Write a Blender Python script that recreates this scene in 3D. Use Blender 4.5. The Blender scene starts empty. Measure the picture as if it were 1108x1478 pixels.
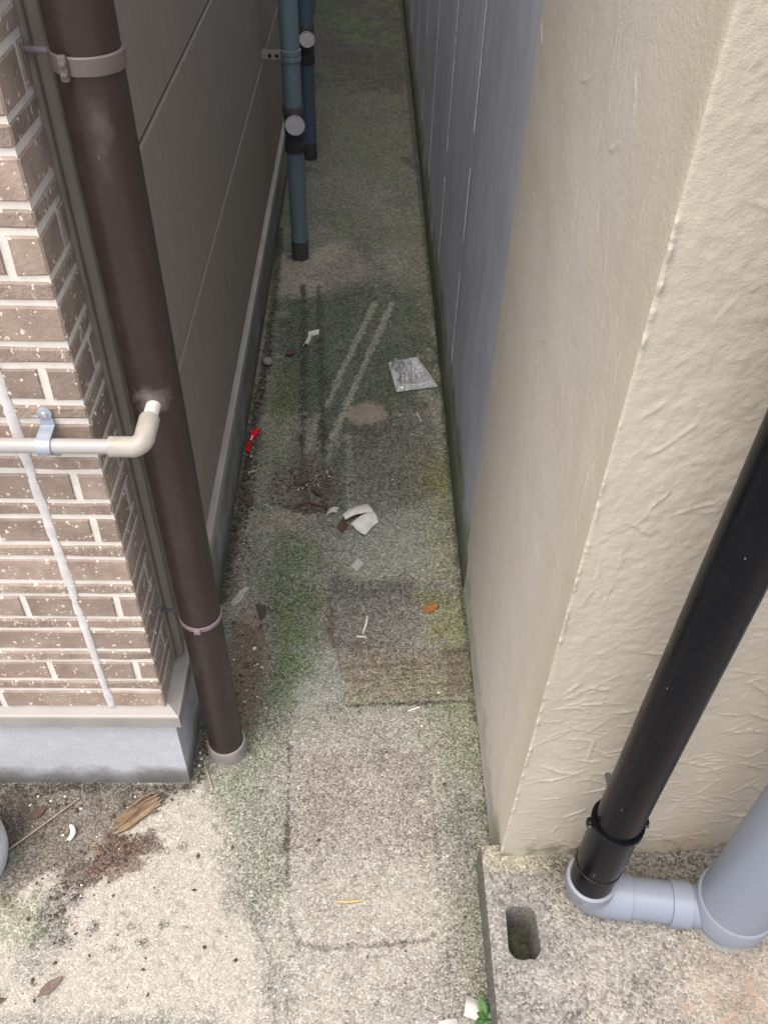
import bpy, bmesh, math, random
import numpy as np
from mathutils import Vector, Matrix
from math import pi, sin, cos, radians

random.seed(7); RNG = np.random.default_rng(11)
S = bpy.context.scene
COL = S.collection

# ------------------------------------------------------------------ camera
cam_d = bpy.data.cameras.new('camera'); cam = bpy.data.objects.new('camera', cam_d); COL.objects.link(cam)
right = Vector((0.99956, -0.01286, 0.02672)); fwd = Vector((0.0283, 0.7159, -0.6976)).normalized()
right = (right - fwd*right.dot(fwd)).normalized(); up = right.cross(fwd)
m = Matrix((right, up, -fwd)).transposed().to_4x4(); m.translation = Vector((0, 0, 1.55)); cam.matrix_world = m
cam_d.sensor_fit = 'VERTICAL'; cam_d.sensor_height = 24; cam_d.lens = 1242.14/1478*24
cam_d.clip_start = .02; cam_d.clip_end = 300
S.camera = cam
# ------------------------------------------------------------------ sky, sun, exposure
SUN_EL, SUN_AZ = radians(68), radians(224)      # azimuth clockwise from +Y (the alley); behind the viewer
w = bpy.data.worlds.new('World'); S.world = w; w.use_nodes = True
nt = w.node_tree; bg = nt.nodes['Background']
sky = nt.nodes.new('ShaderNodeTexSky'); sky.sky_type = 'NISHITA'; sky.sun_disc = False
sky.sun_elevation = SUN_EL; sky.sun_rotation = SUN_AZ; sky.air_density = 1.0; sky.dust_density = 6.0; sky.ozone_density = .6
nt.links.new(sky.outputs[0], bg.inputs[0]); bg.inputs[1].default_value = .15
ld = bpy.data.lights.new('sun', 'SUN'); ld.energy = .9; ld.angle = radians(80); ld.color = (1, .97, .93)
sun = bpy.data.objects.new('sun', ld); COL.objects.link(sun)
sd = Vector((sin(SUN_AZ)*cos(SUN_EL), cos(SUN_AZ)*cos(SUN_EL), sin(SUN_EL)))
sun.rotation_euler = sd.to_track_quat('Z', 'Y').to_euler(); sun.location = sd*30
S.view_settings.view_transform = 'Standard'; S.view_settings.look = 'None'; S.view_settings.gamma = 1
S.view_settings.use_curve_mapping = False; S.view_settings.exposure = 1.12
S.render.engine = 'CYCLES'
S.cycles.use_light_tree = False; S.cycles.max_bounces = 6; S.cycles.diffuse_bounces = 4; S.cycles.glossy_bounces = 2; S.cycles.transmission_bounces = 2; S.cycles.transparent_max_bounces = 12

# ------------------------------------------------------------------ noise (numpy)
def vnoise(x, y, seed=0):
    xi = np.floor(x).astype(np.int64); yi = np.floor(y).astype(np.int64); fx = x-xi; fy = y-yi
    fx = fx*fx*(3-2*fx); fy = fy*fy*(3-2*fy)
    def h(a, b):
        n = (a*374761393 + b*668265263 + seed*974634777) & 0xffffffff
        n = ((n ^ (n >> 13))*1274126177) & 0xffffffff
        return ((n ^ (n >> 16)) & 0xffff)/65535.0
    a = h(xi, yi); b = h(xi+1, yi); c = h(xi, yi+1); d = h(xi+1, yi+1)
    return (a*(1-fx)+b*fx)*(1-fy)+(c*(1-fx)+d*fx)*fy
def fbm(x, y, size, octv=4, seed=0, gain=.55):
    r = 0; amp = 1; tot = 0; f = 1/size
    for o in range(octv):
        r = r + amp*vnoise(x*f+17.3*o, y*f-9.1*o, seed+o*31); tot += amp; amp *= gain; f *= 2.03
    return r/tot
def sstep(a, b, x):
    t = np.clip((x-a)/(b-a), 0, 1); return t*t*(3-2*t)

# ------------------------------------------------------------------ materials
class NT:
    def __init__(s, name):
        s.m = bpy.data.materials.new(name); s.m.use_nodes = True; s.t = s.m.node_tree
        s.b = s.t.nodes['Principled BSDF']; s.out = s.t.nodes['Material Output']
        s.pos = s.n('ShaderNodeNewGeometry').outputs['Position']
    def n(s, typ, **kw):
        nd = s.t.nodes.new(typ)
        for k, v in kw.items(): setattr(nd, k, v)
        return nd
    def put(s, sock, v):
        if isinstance(v, bpy.types.NodeSocket): s.t.links.new(v, sock)
        elif isinstance(v, (tuple, list)) and len(v) == 3 and sock.type == 'RGBA': sock.default_value = (*v, 1)
        else: sock.default_value = v
    def map(s, scale=(1, 1, 1), rot=(0, 0, 0), vec=None):
        mp = s.n('ShaderNodeMapping'); s.put(mp.inputs['Vector'], vec or s.pos); mp.inputs['Scale'].default_value = scale; mp.inputs['Rotation'].default_value = rot
        return mp.outputs[0]
    def noise(s, scale, detail=4, rough=.55, vec=None, dist=0):
        nd = s.n('ShaderNodeTexNoise'); s.put(nd.inputs['Vector'], vec or s.pos)
        nd.inputs['Scale'].default_value = scale; nd.inputs['Detail'].default_value = detail; nd.inputs['Roughness'].default_value = rough; nd.inputs['Distortion'].default_value = dist
        return nd.outputs[0]
    def vor(s, scale, vec=None, feature='F1', rand=1.0):
        nd = s.n('ShaderNodeTexVoronoi', feature=feature); s.put(nd.inputs['Vector'], vec or s.pos); nd.inputs['Scale'].default_value = scale; nd.inputs['Randomness'].default_value = rand
        return nd
    def sep(s, col):
        nd = s.n('ShaderNodeSeparateColor'); s.put(nd.inputs[0], col); return nd.outputs
    def ramp(s, fac, stops):
        nd = s.n('ShaderNodeValToRGB'); s.put(nd.inputs[0], fac); e = nd.color_ramp.elements
        while len(e) < len(stops): e.new(.5)
        for k, (p, c) in enumerate(stops):
            e[k].position = p; e[k].color = (c, c, c, 1) if not isinstance(c, tuple) else (*c, 1)
        return nd.outputs[0]
    def mrange(s, v, a, b, c, d):
        nd = s.n('ShaderNodeMapRange'); s.put(nd.inputs[0], v)
        for k, x in enumerate((a, b, c, d)): nd.inputs[k+1].default_value = x
        return nd.outputs[0]
    def mix(s, fac, a, b, mode='MIX'):
        nd = s.n('ShaderNodeMix', data_type='RGBA', blend_type=mode); s.put(nd.inputs[0], fac); s.put(nd.inputs[6], a); s.put(nd.inputs[7], b)
        return nd.outputs[2]
    def math(s, op, a, b=0.0):
        nd = s.n('ShaderNodeMath', operation=op); s.put(nd.inputs[0], a); s.put(nd.inputs[1], b); return nd.outputs[0]
    def bump(s, h, strength=.5, dist=.002, prev=None):
        nd = s.n('ShaderNodeBump'); s.put(nd.inputs['Height'], h); nd.inputs['Strength'].default_value = strength; nd.inputs['Distance'].default_value = dist
        if prev: s.put(nd.inputs['Normal'], prev)
        return nd.outputs[0]
    def fin(s, col, rough=.6, normal=None, **kw):
        s.put(s.b.inputs['Base Color'], col); s.put(s.b.inputs['Roughness'], rough)
        if normal: s.put(s.b.inputs['Normal'], normal)
        for k, v in kw.items(): s.put(s.b.inputs[k], v)
        return s.m

def plain(name, col, rough=.55, var=.18, nscale=25, bscale=220, bstr=.15, bdist=.001, spec=.5, **kw):
    q = NT(name); nz = q.noise(nscale, 5, .6)
    c = q.mix(q.mrange(nz, .3, .7, 0, 1), tuple(x*(1-var) for x in col), tuple(min(1, x*(1+var)) for x in col))
    nb = q.noise(bscale, 3)
    rr = q.mrange(nz, .3, .7, max(.05, rough-.08), min(1, rough+.08))
    return q.fin(c, rr, q.bump(nb, bstr, bdist), **{'Specular IOR Level': spec, **kw})

def pipe_mat(name, col, rough, dust=.25, dustcol=(.45, .42, .4), scratch=.35, spots=(), spec=.5):
    q = NT(name)
    n1 = q.noise(14, 6, .65); n2 = q.noise(60, 4, .6, q.map((1, 1, .25)))
    d = q.math('MULTIPLY', q.mrange(n1, .45, .8, 0, 1), q.mrange(n2, .35, .75, 0, 1))
    c = q.mix(q.math('MULTIPLY', d, dust), col, dustcol)
    # rubbed specks
    v = q.vor(75, q.map((1, 1, .6), (.4, .2, .3), q.pos)); pick = q.math('GREATER_THAN', q.sep(v.outputs['Color'])[0], .955)
    sp = q.math('MULTIPLY', q.math('LESS_THAN', v.outputs['Distance'], .075), pick)
    c = q.mix(q.math('MULTIPLY', sp, scratch), c, dustcol)
    v3 = q.vor(30, q.map((1, 1, .22), (.5, .35, .2), q.pos)); sc = q.math('MULTIPLY', q.math('GREATER_THAN', q.sep(v3.outputs['Color'])[1], .90), q.mrange(q.math('ADD', v3.outputs['Distance'], q.mrange(q.noise(300, 3), .3, .7, -.05, .05)), .075, .03, 0, 1))
    c = q.mix(q.math('MULTIPLY', sc, scratch*.9), c, dustcol)
    for (p, r, a, sc3) in spots:        # rubbed or dusty marks at fixed spots of the pipe
        vs = q.n('ShaderNodeVectorMath', operation='SUBTRACT'); q.put(vs.inputs[0], q.pos); vs.inputs[1].default_value = p
        vm = q.n('ShaderNodeVectorMath', operation='MULTIPLY'); q.put(vm.inputs[0], vs.outputs[0]); vm.inputs[1].default_value = sc3
        vl = q.n('ShaderNodeVectorMath', operation='LENGTH'); q.put(vl.inputs[0], vm.outputs[0])
        k = q.math('ADD', vl.outputs['Value'], q.mrange(q.noise(90, 5, .7), .3, .7, -.4*r, .4*r))
        c = q.mix(q.mrange(k, r*1.3, r*.2, 0, a), c, dustcol)
    rr = q.mrange(n1, .3, .75, rough-.07, rough+.12)
    return q.fin(c, rr, q.bump(q.noise(35, 3), .08, .002), **{'Specular IOR Level': spec})

M = {}
# --- stained concrete floor
def conc_mat(name, attr=None, grains=((0, .35), (.3, .72), (.6, 1.0), (.82, 1.4), (1, 2.2)), base=(.3, .29, .25), scale=390, tint=.5, bdist=.0016):
    q = NT(name)
    if attr:
        a = q.n('ShaderNodeAttribute', attribute_name=attr); col = a.outputs['Color']
    else: col = base
    wv = q.n('ShaderNodeVectorMath', operation='ADD'); q.put(wv.inputs[0], q.pos)
    ns = q.n('ShaderNodeTexNoise'); q.put(ns.inputs['Vector'], q.pos); ns.inputs['Scale'].default_value = 160; ns.inputs['Detail'].default_value = 2
    ws = q.n('ShaderNodeVectorMath', operation='SCALE'); q.put(ws.inputs[0], ns.outputs['Color']); ws.inputs['Scale'].default_value = .004; q.put(wv.inputs[1], ws.outputs[0])
    v = q.vor(scale, wv.outputs[0]); vr = q.sep(v.outputs['Color'])
    v2n = q.noise(scale*.3, 2, .6)
    f1 = q.ramp(vr[0], [(p, c*.5) for p, c in grains])
    f2 = q.ramp(v2n, [(.25, .40), (.5, .5), (.75, .62)])
    c = q.mix(1, col, q.mix(1, f1, q.n('ShaderNodeRGB').outputs[0], 'MIX') if False else f1, 'MULTIPLY')
    c = q.mix(1, c, f2, 'MULTIPLY')
    sc = q.n('ShaderNodeVectorMath', operation='SCALE'); q.put(sc.inputs[0], c); sc.inputs['Scale'].default_value = 4.0
    c = q.mix(a.outputs['Alpha'] if attr else .6, col, sc.outputs[0])
    grain = q.mix(.5, col, (.40, .39, .35))
    c = q.mix(q.math('MULTIPLY', q.math('GREATER_THAN', vr[1], .74), tint), c, grain)
    h = q.math('ADD', q.math('MULTIPLY', vr[0], .6), q.math('ADD', q.math('MULTIPLY', v.outputs['Distance'], -1.0), q.noise(90, 5, .65)))
    return q.fin(c, .92, q.bump(h, .55, bdist), **{'Specular IOR Level': .25})
M['floor'] = conc_mat('stained_concrete', 'stain', scale=350)
M['alley'] = conc_mat('mossy_concrete', 'stain', ((0, .38), (.3, .72), (.6, 1.0), (.82, 1.4), (1, 2.2)), scale=300, tint=.42)
M['paving'] = conc_mat('exposed_aggregate_mortar', 'stain', ((0, .4), (.3, .7), (.6, 1.05), (.85, 1.4), (1, 1.8)), scale=270, tint=.4, bdist=.003)
M['block'] = conc_mat('concrete_block', 'stain', ((0, .6), (.4, .85), (.8, 1.1), (1, 1.55)), scale=330, tint=.3)
M['outer'] = conc_mat('street_concrete', None, base=(.31, .295, .255), scale=350)
# --- bricks
def brick_mat(name, narrow):
    q = NT(name); oi = q.n('ShaderNodeObjectInfo'); rnd = oi.outputs['Random']
    n = q.noise(22, 6, .7); n2 = q.noise(9, 3)
    c = q.mix(q.mrange(n, .32, .7, 0, 1), (.27, .205, .165), (.44, .35, .285))
    c = q.mix(q.mrange(n2, .55, .75, 0, .55), c, (.21, .15, .12))
    c = q.mix(1, c, q.ramp(rnd, [(0, .74), (1, 1.0)]), 'MULTIPLY')
    vec = q.map((1, 1, .55) if narrow else (1, 1, 1))
    wv = q.n('ShaderNodeVectorMath', operation='ADD'); q.put(wv.inputs[0], vec); dn = q.n('ShaderNodeTexNoise'); q.put(dn.inputs['Vector'], q.pos); dn.inputs['Scale'].default_value = 190; dn.inputs['Detail'].default_value = 2
    ds = q.n('ShaderNodeVectorMath', operation='SCALE'); q.put(ds.inputs[0], dn.outputs['Color']); ds.inputs['Scale'].default_value = .007; q.put(wv.inputs[1], ds.outputs[0]); vec = wv.outputs[0]
    v = q.vor(210, vec); r = q.sep(v.outputs['Color'])
    sp = q.math('MULTIPLY', q.math('GREATER_THAN', r[0], .82 if narrow else .90), q.mrange(v.outputs['Distance'], q.mrange(r[1], 0, 1, .22, .52) if False else .42, .28, 0, 1))
    big = q.vor(105, vec); br = q.sep(big.outputs['Color'])
    sp2 = q.math('MULTIPLY', q.math('GREATER_THAN', br[0], .89), q.mrange(big.outputs['Distance'], .36, .22, 0, 1))
    fl = q.math('MAXIMUM', sp, sp2)
    if narrow:
        fl = q.math('MAXIMUM', fl, q.mrange(q.noise(70, 4, .7, q.map((1, 1, .35), (0, .35, .3))), .60, .68, 0, .85))
    c = q.mix(q.math('MULTIPLY', fl, .85), c, (.74, .66, .56))
    h = q.math('ADD', q.noise(160, 4, .65), q.math('ADD', q.math('MULTIPLY', q.noise(45, 4, .7, q.map((1, 1, .4)) if narrow else None), 2.2 if narrow else .7), q.math('MULTIPLY', fl, -.4)))
    return q.fin(c, .82, q.bump(h, .75, .003 if narrow else .0016), **{'Specular IOR Level': .3})
M['brick'] = brick_mat('speckled_brick', False); M['bricknarrow'] = brick_mat('split_face_brick', True)
M['mortar'] = plain('cream_mortar', (.70, .66, .59), .9, .10, 40, 260, .4, .0012, .2)
M['sealant'] = plain('white_sealant', (.60, .585, .565), .55, .14, 60, 120, .5, .0015)
M['flashing'] = plain('drip_flashing_metal', (.30, .285, .265), .42, .1, 12, 400, .05, .0005, .5)
M['trim'] = plain('taupe_trim_metal', (.20, .178, .148), .45, .16, 18, 300, .1, .0005)
def found():
    q = NT('foundation_render'); g = q.sep(q.n('ShaderNodeNewGeometry').outputs['Position'])
    sx = q.n('ShaderNodeSeparateXYZ'); q.put(sx.inputs[0], q.pos)
    n = q.noise(30, 5, .6); nb = q.noise(330, 4, .65, q.map((.45, 1, 1.6)))
    c = q.mix(q.mrange(n, .3, .7, 0, 1), (.60, .625, .66), (.69, .715, .745))
    low = q.math('ADD', sx.outputs[2], q.mrange(q.noise(12, 5, .6), .3, .7, -.022, .022))
    c = q.mix(q.mrange(low, .066, .030, 0, .75), c, (.17, .17, .155))     # splash stain along the foot
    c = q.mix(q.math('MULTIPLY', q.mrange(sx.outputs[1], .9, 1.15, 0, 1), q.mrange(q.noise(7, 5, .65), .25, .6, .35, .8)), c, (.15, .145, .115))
    c = q.mix(q.mrange(low, .03, .0, 0, .6), c, (.09, .10, .07))
    return q.fin(c, .88, q.bump(nb, 1.0, .006), **{'Specular IOR Level': .25})
M['foundation'] = found()
def siding():
    q = NT('taupe_siding'); v = q.map((60, 60, 3.2)); n = q.noise(6, 5, .65, v); n2 = q.noise(5, 4)
    c = q.mix(q.mrange(n, .3, .72, 0, 1), (.21, .183, .150), (.325, .288, .24))
    c = q.mix(q.mrange(n2, .35, .7, 0, .3), c, (.235, .21, .178))
    return q.fin(c, .62, q.bump(n, .8, .003), **{'Specular IOR Level': .35})
M['siding'] = siding()
def stucco():
    q = NT('beige_stucco'); sx = q.n('ShaderNodeSeparateXYZ'); q.put(sx.inputs[0], q.pos)
    n = q.noise(5, 5, .6); n2 = q.noise(40, 5, .65)
    c = q.mix(q.mrange(n, .3, .7, 0, 1), (.43, .388, .315), (.48, .436, .36))
    c = q.mix(q.mrange(n2, .55, .8, 0, .25), c, (.39, .355, .305))
    st = q.math('ADD', sx.outputs[2], q.mrange(q.noise(16, 6, .65), .3, .7, -.05, .05))
    c = q.mix(q.mrange(st, .17, .09, 0, .45), c, (.36, .34, .24))         # damp algae along the foot
    c = q.mix(q.mrange(st, .10, .07, 0, .75), c, (.13, .125, .09))
    # rusty run behind the big pipe
    k = q.math('ADD', q.math('MULTIPLY', sx.outputs[0], 1.0), q.math('MULTIPLY', sx.outputs[2], -.12))
    band = q.math('MULTIPLY', q.mrange(q.math('ABSOLUTE', q.math('SUBTRACT', k, .565)), .10, .0, 0, 1), q.mrange(q.noise(14, 4), .3, .7, .2, 1))
    c = q.mix(q.math('MULTIPLY', q.math('MULTIPLY', band, q.mrange(sx.outputs[2], .55, .2, 0, 1)), .38), c, (.36, .25, .17))
    v = q.vor(26); dk = q.math('MULTIPLY', q.math('GREATER_THAN', q.sep(v.outputs['Color'])[0], .93), q.mrange(v.outputs['Distance'], .09, .05, 0, .35))
    c = q.mix(dk, c, (.2, .18, .15))
    # alley side painted paler and greyer, making up for its weaker light
    gs = q.math('MULTIPLY', q.mrange(sx.outputs[1], .70, .80, 0, 1), q.mrange(q.noise(9, 5, .6, q.map((1, 1, .7))), .3, .7, .25, .85))
    c = q.mix(gs, c, (.47, .45, .415))
    h = q.math('ADD', q.noise(150, 3, .5), q.math('MULTIPLY', q.noise(480, 3), .8))
    return q.fin(c, .78, q.bump(h, .36, .0022), **{'Specular IOR Level': .35})
M['stucco'] = stucco()
def greywall():
    q = NT('grey_painted_wall'); sx = q.n('ShaderNodeSeparateXYZ'); q.put(sx.inputs[0], q.pos)
    n = q.noise(5, 5, .6, q.map((2.2, 2.2, .8))); n2 = q.noise(3, 4); n4 = q.noise(22, 5, .7, q.map((1, 1, .4)))
    c = q.mix(q.mrange(n, .25, .75, 0, 1), (.35, .38, .445), (.47, .505, .57))
    c = q.mix(q.mrange(n2, .45, .7, 0, .5), c, (.32, .345, .40))
    c = q.mix(q.mrange(n4, .55, .8, 0, .35), c, (.35, .335, .365))
    v = q.vor(40, q.map((1, 1, .34))); r = q.sep(v.outputs['Color'])
    fl = q.math('MULTIPLY', q.math('GREATER_THAN', r[0], .82), q.mrange(q.math('ADD', v.outputs['Distance'], q.mrange(q.noise(150, 3), .3, .7, -.08, .08)), .20, .13, 0, .7))
    c = q.mix(fl, c, (.60, .61, .61))
    st = q.math('ADD', sx.outputs[2], q.mrange(q.noise(7, 5, .6), .3, .7, -.035, .035))
    c = q.mix(q.mrange(st, .19, .13, 0, .85), c, (.12, .145, .06))     # algae band
    c = q.mix(q.mrange(st, .13, .07, 0, .75), c, (.085, .10, .075))
    c = q.mix(q.mrange(st, .03, .0, 0, .8), c, (.04, .045, .03))
    return q.fin(c, .7, q.bump(q.math('ADD', q.math('MULTIPLY', n, .5), q.math('MULTIPLY', q.noise(130, 4, .6, q.map((1, 1, .5))), .5)), .35, .0018), **{'Specular IOR Level': .3})
M['greywall'] = greywall()
M['seam'] = plain('pale_seam_filler', (.44, .465, .50), .6, .4, 30)
M['brownpipe'] = pipe_mat('brown_pvc', (.030, .019, .0165), .36, .08, (.26, .22, .21), .35, spec=.42,
    spots=(((-.262, .872, .89), .02, .6, (1, .3, 1)), ((-.258, .872, 1.225), .010, .20, (1, .3, .4)), ((-.262, .872, 1.19), .008, .10, (1, .3, .4))))
M['brownclamp'] = plain('mauve_clamp', (.12, .095, .088), .5, .12, 30)
M['brownclamp2'] = plain('lilac_clamp', (.20, .16, .175), .5, .2, 40)
M['collar'] = plain('grey_brown_collar', (.24, .22, .205), .6, .2, 40, 200, .3)
M['greypvc'] = pipe_mat('light_grey_pvc', (.20, .23, .285), .36, .22, (.25, .24, .23), .3)
M['greypvc2'] = pipe_mat('light_grey_fitting', (.20, .222, .265), .4, .22, (.22, .21, .20), .3)
M['blackpvc'] = pipe_mat('black_pvc', (.0032, .0038, .006), .27, .025, (.25, .25, .25), .4, spec=.13)
M['bluepvc'] = pipe_mat('blue_grey_pvc', (.135, .20, .23), .42, .3, (.13, .15, .15), .3)
M['bluepvc2'] = pipe_mat('dark_blue_pvc', (.08, .125, .17), .45, .3, (.11, .12, .12), .3)
M['darkfit'] = plain('dark_fitting', (.06, .062, .065), .5, .2, 40)
M['cap'] = plain('grey_cap', (.085, .088, .10), .3, .3, 60, 160, .2)
M['drainpvc'] = pipe_mat('pale_drain_pipe', (.37, .36, .35), .38, .7, (.31, .25, .215), .3)
M['elbow'] = plain('beige_elbow', (.36, .335, .29), .42, .12, 60, 150, .08)
M['white'] = plain('chalky_white', (.62, .61, .575), .7, .12, 80, 200, .2)
M['steel'] = plain('galvanised_steel', (.34, .385, .45), .45, .15, 90, 300, .1, Metallic=.3)
M['screw'] = plain('screw_steel', (.6, .6, .6), .3, .1, Metallic=.9)
M['rust'] = plain('rusty_steel', (.11, .07, .045), .75, .35, 300)
M['rusttab'] = plain('bracket_steel', (.26, .235, .215), .6, .3, 120)
M['hole'] = plain('rust_hole', (.045, .012, .01), .9, .3, 120)
M['redw'] = plain('red_foil', (.62, .012, .02), .28, .2, 120, 150, .3)
M['redwhite'] = plain('white_print', (.7, .62, .62), .4, .1, 100)
M['leafo'] = plain('orange_leaf', (.30, .115, .03), .6, .35, 220)
M['leafd'] = plain('dry_dark_leaf', (.14, .105, .085), .7, .3, 200)
M['leafb'] = plain('brown_leaf', (.085, .052, .038), .8, .35, 200)
M['green'] = plain('fresh_green', (.045, .14, .03), .5, .25, 150)
M['straw'] = plain('straw', (.50, .33, .14), .6, .25, 200)
M['twig'] = plain('dry_twig', (.30, .24, .18), .7, .3, 200)
M['stone'] = plain('grey_stone', (.22, .22, .20), .85, .25, 120, 250, .5)
M['chip'] = plain('dark_slate', (.05, .055, .04), .8, .3, 120)
M['greywood'] = plain('grey_weathered_wood', (.48, .46, .43), .85, .5, 260)
M['dirt'] = plain('dirt_crumb', (.075, .05, .036), .95, .5, 150)
M['grit'] = plain('pale_grit', (.62, .58, .50), .85, .2, 150)
M['tag'] = plain('grey_card', (.40, .39, .37), .7, .08, 60, 300, .1)
M['roof'] = plain('roof_sheet', (.16, .16, .17), .6)
M['dirtpit'] = plain('hole_silt', (.05, .055, .035), .95, .5, 90, 160, .8, .004)
def woodm():
    q = NT('rotten_wood'); tc = q.n('ShaderNodeTexCoord').outputs['Object']
    n = q.noise(1, 6, .7, q.map((18, 160, 160), vec=tc)); n2 = q.noise(60, 4, .6)
    c = q.mix(q.mrange(n, .3, .7, 0, 1), (.10, .062, .035), (.34, .25, .16))
    c = q.mix(q.mrange(n2, .6, .75, 0, .7), c, (.10, .055, .035))
    return q.fin(c, .85, q.bump(n, .9, .003))
M['wood'] = woodm()
def plastic_clear(name, tr=.62, tint=(.85, .87, .9), rough=.12):
    q = NT(name); q.b.inputs['Base Color'].default_value = (*tint, 1); q.b.inputs['Roughness'].default_value = rough
    q.put(q.b.inputs['Normal'], q.bump(q.noise(70, 3, .5), .25, .004)); q.b.inputs['Specular IOR Level'].default_value = .9
    t = q.n('ShaderNodeBsdfTransparent'); t.inputs[0].default_value = (.96, .97, .97, 1)
    mx = q.n('ShaderNodeMixShader'); lw = q.n('ShaderNodeLayerWeight'); lw.inputs[0].default_value = .25
    q.put(mx.inputs[0], q.math('MAXIMUM', q.mrange(lw.outputs['Fresnel'], .0, .8, 1-tr, .95), q.mrange(q.math('ABSOLUTE', q.math('SUBTRACT', q.noise(38, 3, .6, None, .8), .5)), .012, .045, .55 if tr > .5 else 0, 0))); q.t.links.new(t.outputs[0], mx.inputs[1]); q.t.links.new(q.b.outputs[0], mx.inputs[2])  # whitened fold lines, also standing in for highlights on the creases
    q.t.links.new(mx.outputs[0], q.out.inputs['Surface']); return q.m
M['bag'] = plastic_clear('clear_plastic_film', .86, (.70, .72, .74), .12)
M['tub'] = plastic_clear('milky_plastic', .15, (.72, .75, .76), .25)

# ------------------------------------------------------------------ mesh helpers
def link(o, parent=None):
    COL.objects.link(o)
    if parent: o.parent = parent
    return o
def mk(name, verts, faces, mat, parent=None, smooth=False, loc=(0, 0, 0)):
    me = bpy.data.meshes.new(name); me.from_pydata([tuple(v) for v in verts], [], faces); me.validate(); me.update()
    if mat: me.materials.append(M[mat])
    if smooth: me.shade_smooth()
    o = bpy.data.objects.new(name, me); o.location = loc
    return link(o, parent)
def fix(o):
    b = bmesh.new(); b.from_mesh(o.data); bmesh.ops.recalc_face_normals(b, faces=b.faces); b.to_mesh(o.data); b.free(); return o
def tag(o, label=None, cat=None, group=None, kind=None):
    if label: o['label'] = label
    if cat: o['category'] = cat
    if group: o['group'] = group
    if kind: o['kind'] = kind
    return o
def empty(name, loc, label, cat, group=None):
    e = bpy.data.objects.new(name, None); e.location = loc; e.empty_display_size = .05; link(e); return tag(e, label, cat, group)
def rel(parent, pts):
    L = parent.matrix_basis.translation if parent else Vector((0, 0, 0))
    return [(p[0]-L.x, p[1]-L.y, p[2]-L.z) for p in pts]
class G:
    """collects faces; coordinates are world, shifted to the parent on build"""
    def __init__(s): s.v = []; s.f = []
    def add(s, vs, fs):
        o = len(s.v); s.v += [tuple(v) for v in vs]; s.f += [tuple(i+o for i in f) for f in fs]; return s
    def box(s, a, b, ch=0):
        x0, y0, z0 = a; x1, y1, z1 = b
        if ch:
            bm = bmesh.new(); bmesh.ops.create_cube(bm, size=1)
            for v in bm.verts: v.co = Vector((x0 if v.co.x < 0 else x1, y0 if v.co.y < 0 else y1, z0 if v.co.z < 0 else z1))
            bmesh.ops.bevel(bm, geom=list(bm.edges), offset=ch, segments=2, affect='EDGES', profile=.5)
            bm.verts.index_update(); s.add([v.co for v in bm.verts], [[v.index for v in f.verts] for f in bm.faces]); bm.free(); return s
        return s.add([(x0, y0, z0), (x1, y0, z0), (x1, y1, z0), (x0, y1, z0), (x0, y0, z1), (x1, y0, z1), (x1, y1, z1), (x0, y1, z1)],
                     [(0, 3, 2, 1), (4, 5, 6, 7), (0, 1, 5, 4), (1, 2, 6, 5), (2, 3, 7, 6), (3, 0, 4, 7)])
    def tube(s, pts, rs, seg=32, cap=(True, True), ref=None):
        pts = [Vector(p) for p in pts]; n = len(pts)
        if not isinstance(rs, (list, tuple)): rs = [rs]*n
        rings = []; u = None
        for k in range(n):
            d = (pts[min(k+1, n-1)]-pts[max(k-1, 0)])
            if d.length < 1e-9: d = Vector((0, 0, 1))
            d.normalize()
            if u is None:
                u = Vector(ref) if ref else (Vector((1, 0, 0)) if abs(d.x) < .9 else Vector((0, 1, 0)))
            u = (u-d*u.dot(d)).normalized(); v = d.cross(u)
            rings.append([pts[k]+(u*cos(2*pi*j/seg)+v*sin(2*pi*j/seg))*rs[k] for j in range(seg)])
        vs = [p for r in rings for p in r]; fs = []
        for k in range(n-1):
            for j in range(seg): fs.append((k*seg+j, k*seg+(j+1) % seg, (k+1)*seg+(j+1) % seg, (k+1)*seg+j))
        if cap[0]: fs.append(tuple(range(seg))[::-1])
        if cap[1]: fs.append(tuple((n-1)*seg+j for j in range(seg)))
        return s.add(vs, fs)
    def lathe(s, base, axis, prof, seg=40, closed=False):
        """prof: (distance along axis, radius)"""
        base = Vector(base); a = Vector(axis).normalized(); u = a.orthogonal().normalized(); v = a.cross(u); n = len(prof)
        vs = [base+a*t+(u*cos(2*pi*j/seg)+v*sin(2*pi*j/seg))*r for t, r in prof for j in range(seg)]; fs = []
        for k in range(n if closed else n-1):
            k2 = (k+1) % n
            for j in range(seg): fs.append((k*seg+j, k*seg+(j+1) % seg, k2*seg+(j+1) % seg, k2*seg+j))
        if not closed:
            if prof[0][1] > 1e-6: fs.append(tuple(range(seg))[::-1])
            if prof[-1][1] > 1e-6: fs.append(tuple((n-1)*seg+j for j in range(seg)))
        return s.add(vs, fs)
    def extr(s, poly, d):
        """polygon (3-D points) swept by vector d"""
        n = len(poly); d = Vector(d); a = [Vector(p) for p in poly]; b = [p+d for p in a]
        return s.add(a+b, [tuple(range(n))[::-1], tuple(range(n, 2*n))]+[(i, (i+1) % n, n+(i+1) % n, n+i) for i in range(n)])
    def build(s, name, mat, parent=None, smooth=False, loc=None, auto=True):
        off = parent.location if parent else Vector((0, 0, 0))
        if parent and parent.parent: off = off+parent.parent.location
        if loc is not None and not parent: off = Vector(loc)
        o = mk(name, [(x-off.x, y-off.y, z-off.z) for x, y, z in s.v], s.f, mat, parent, False, loc if (loc is not None and not parent) else (0, 0, 0))
        fix(o)
        if smooth:
            o.data.shade_smooth()
            try: o.data.set_sharp_from_angle(angle=radians(38))
            except Exception: pass
        return o

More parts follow.
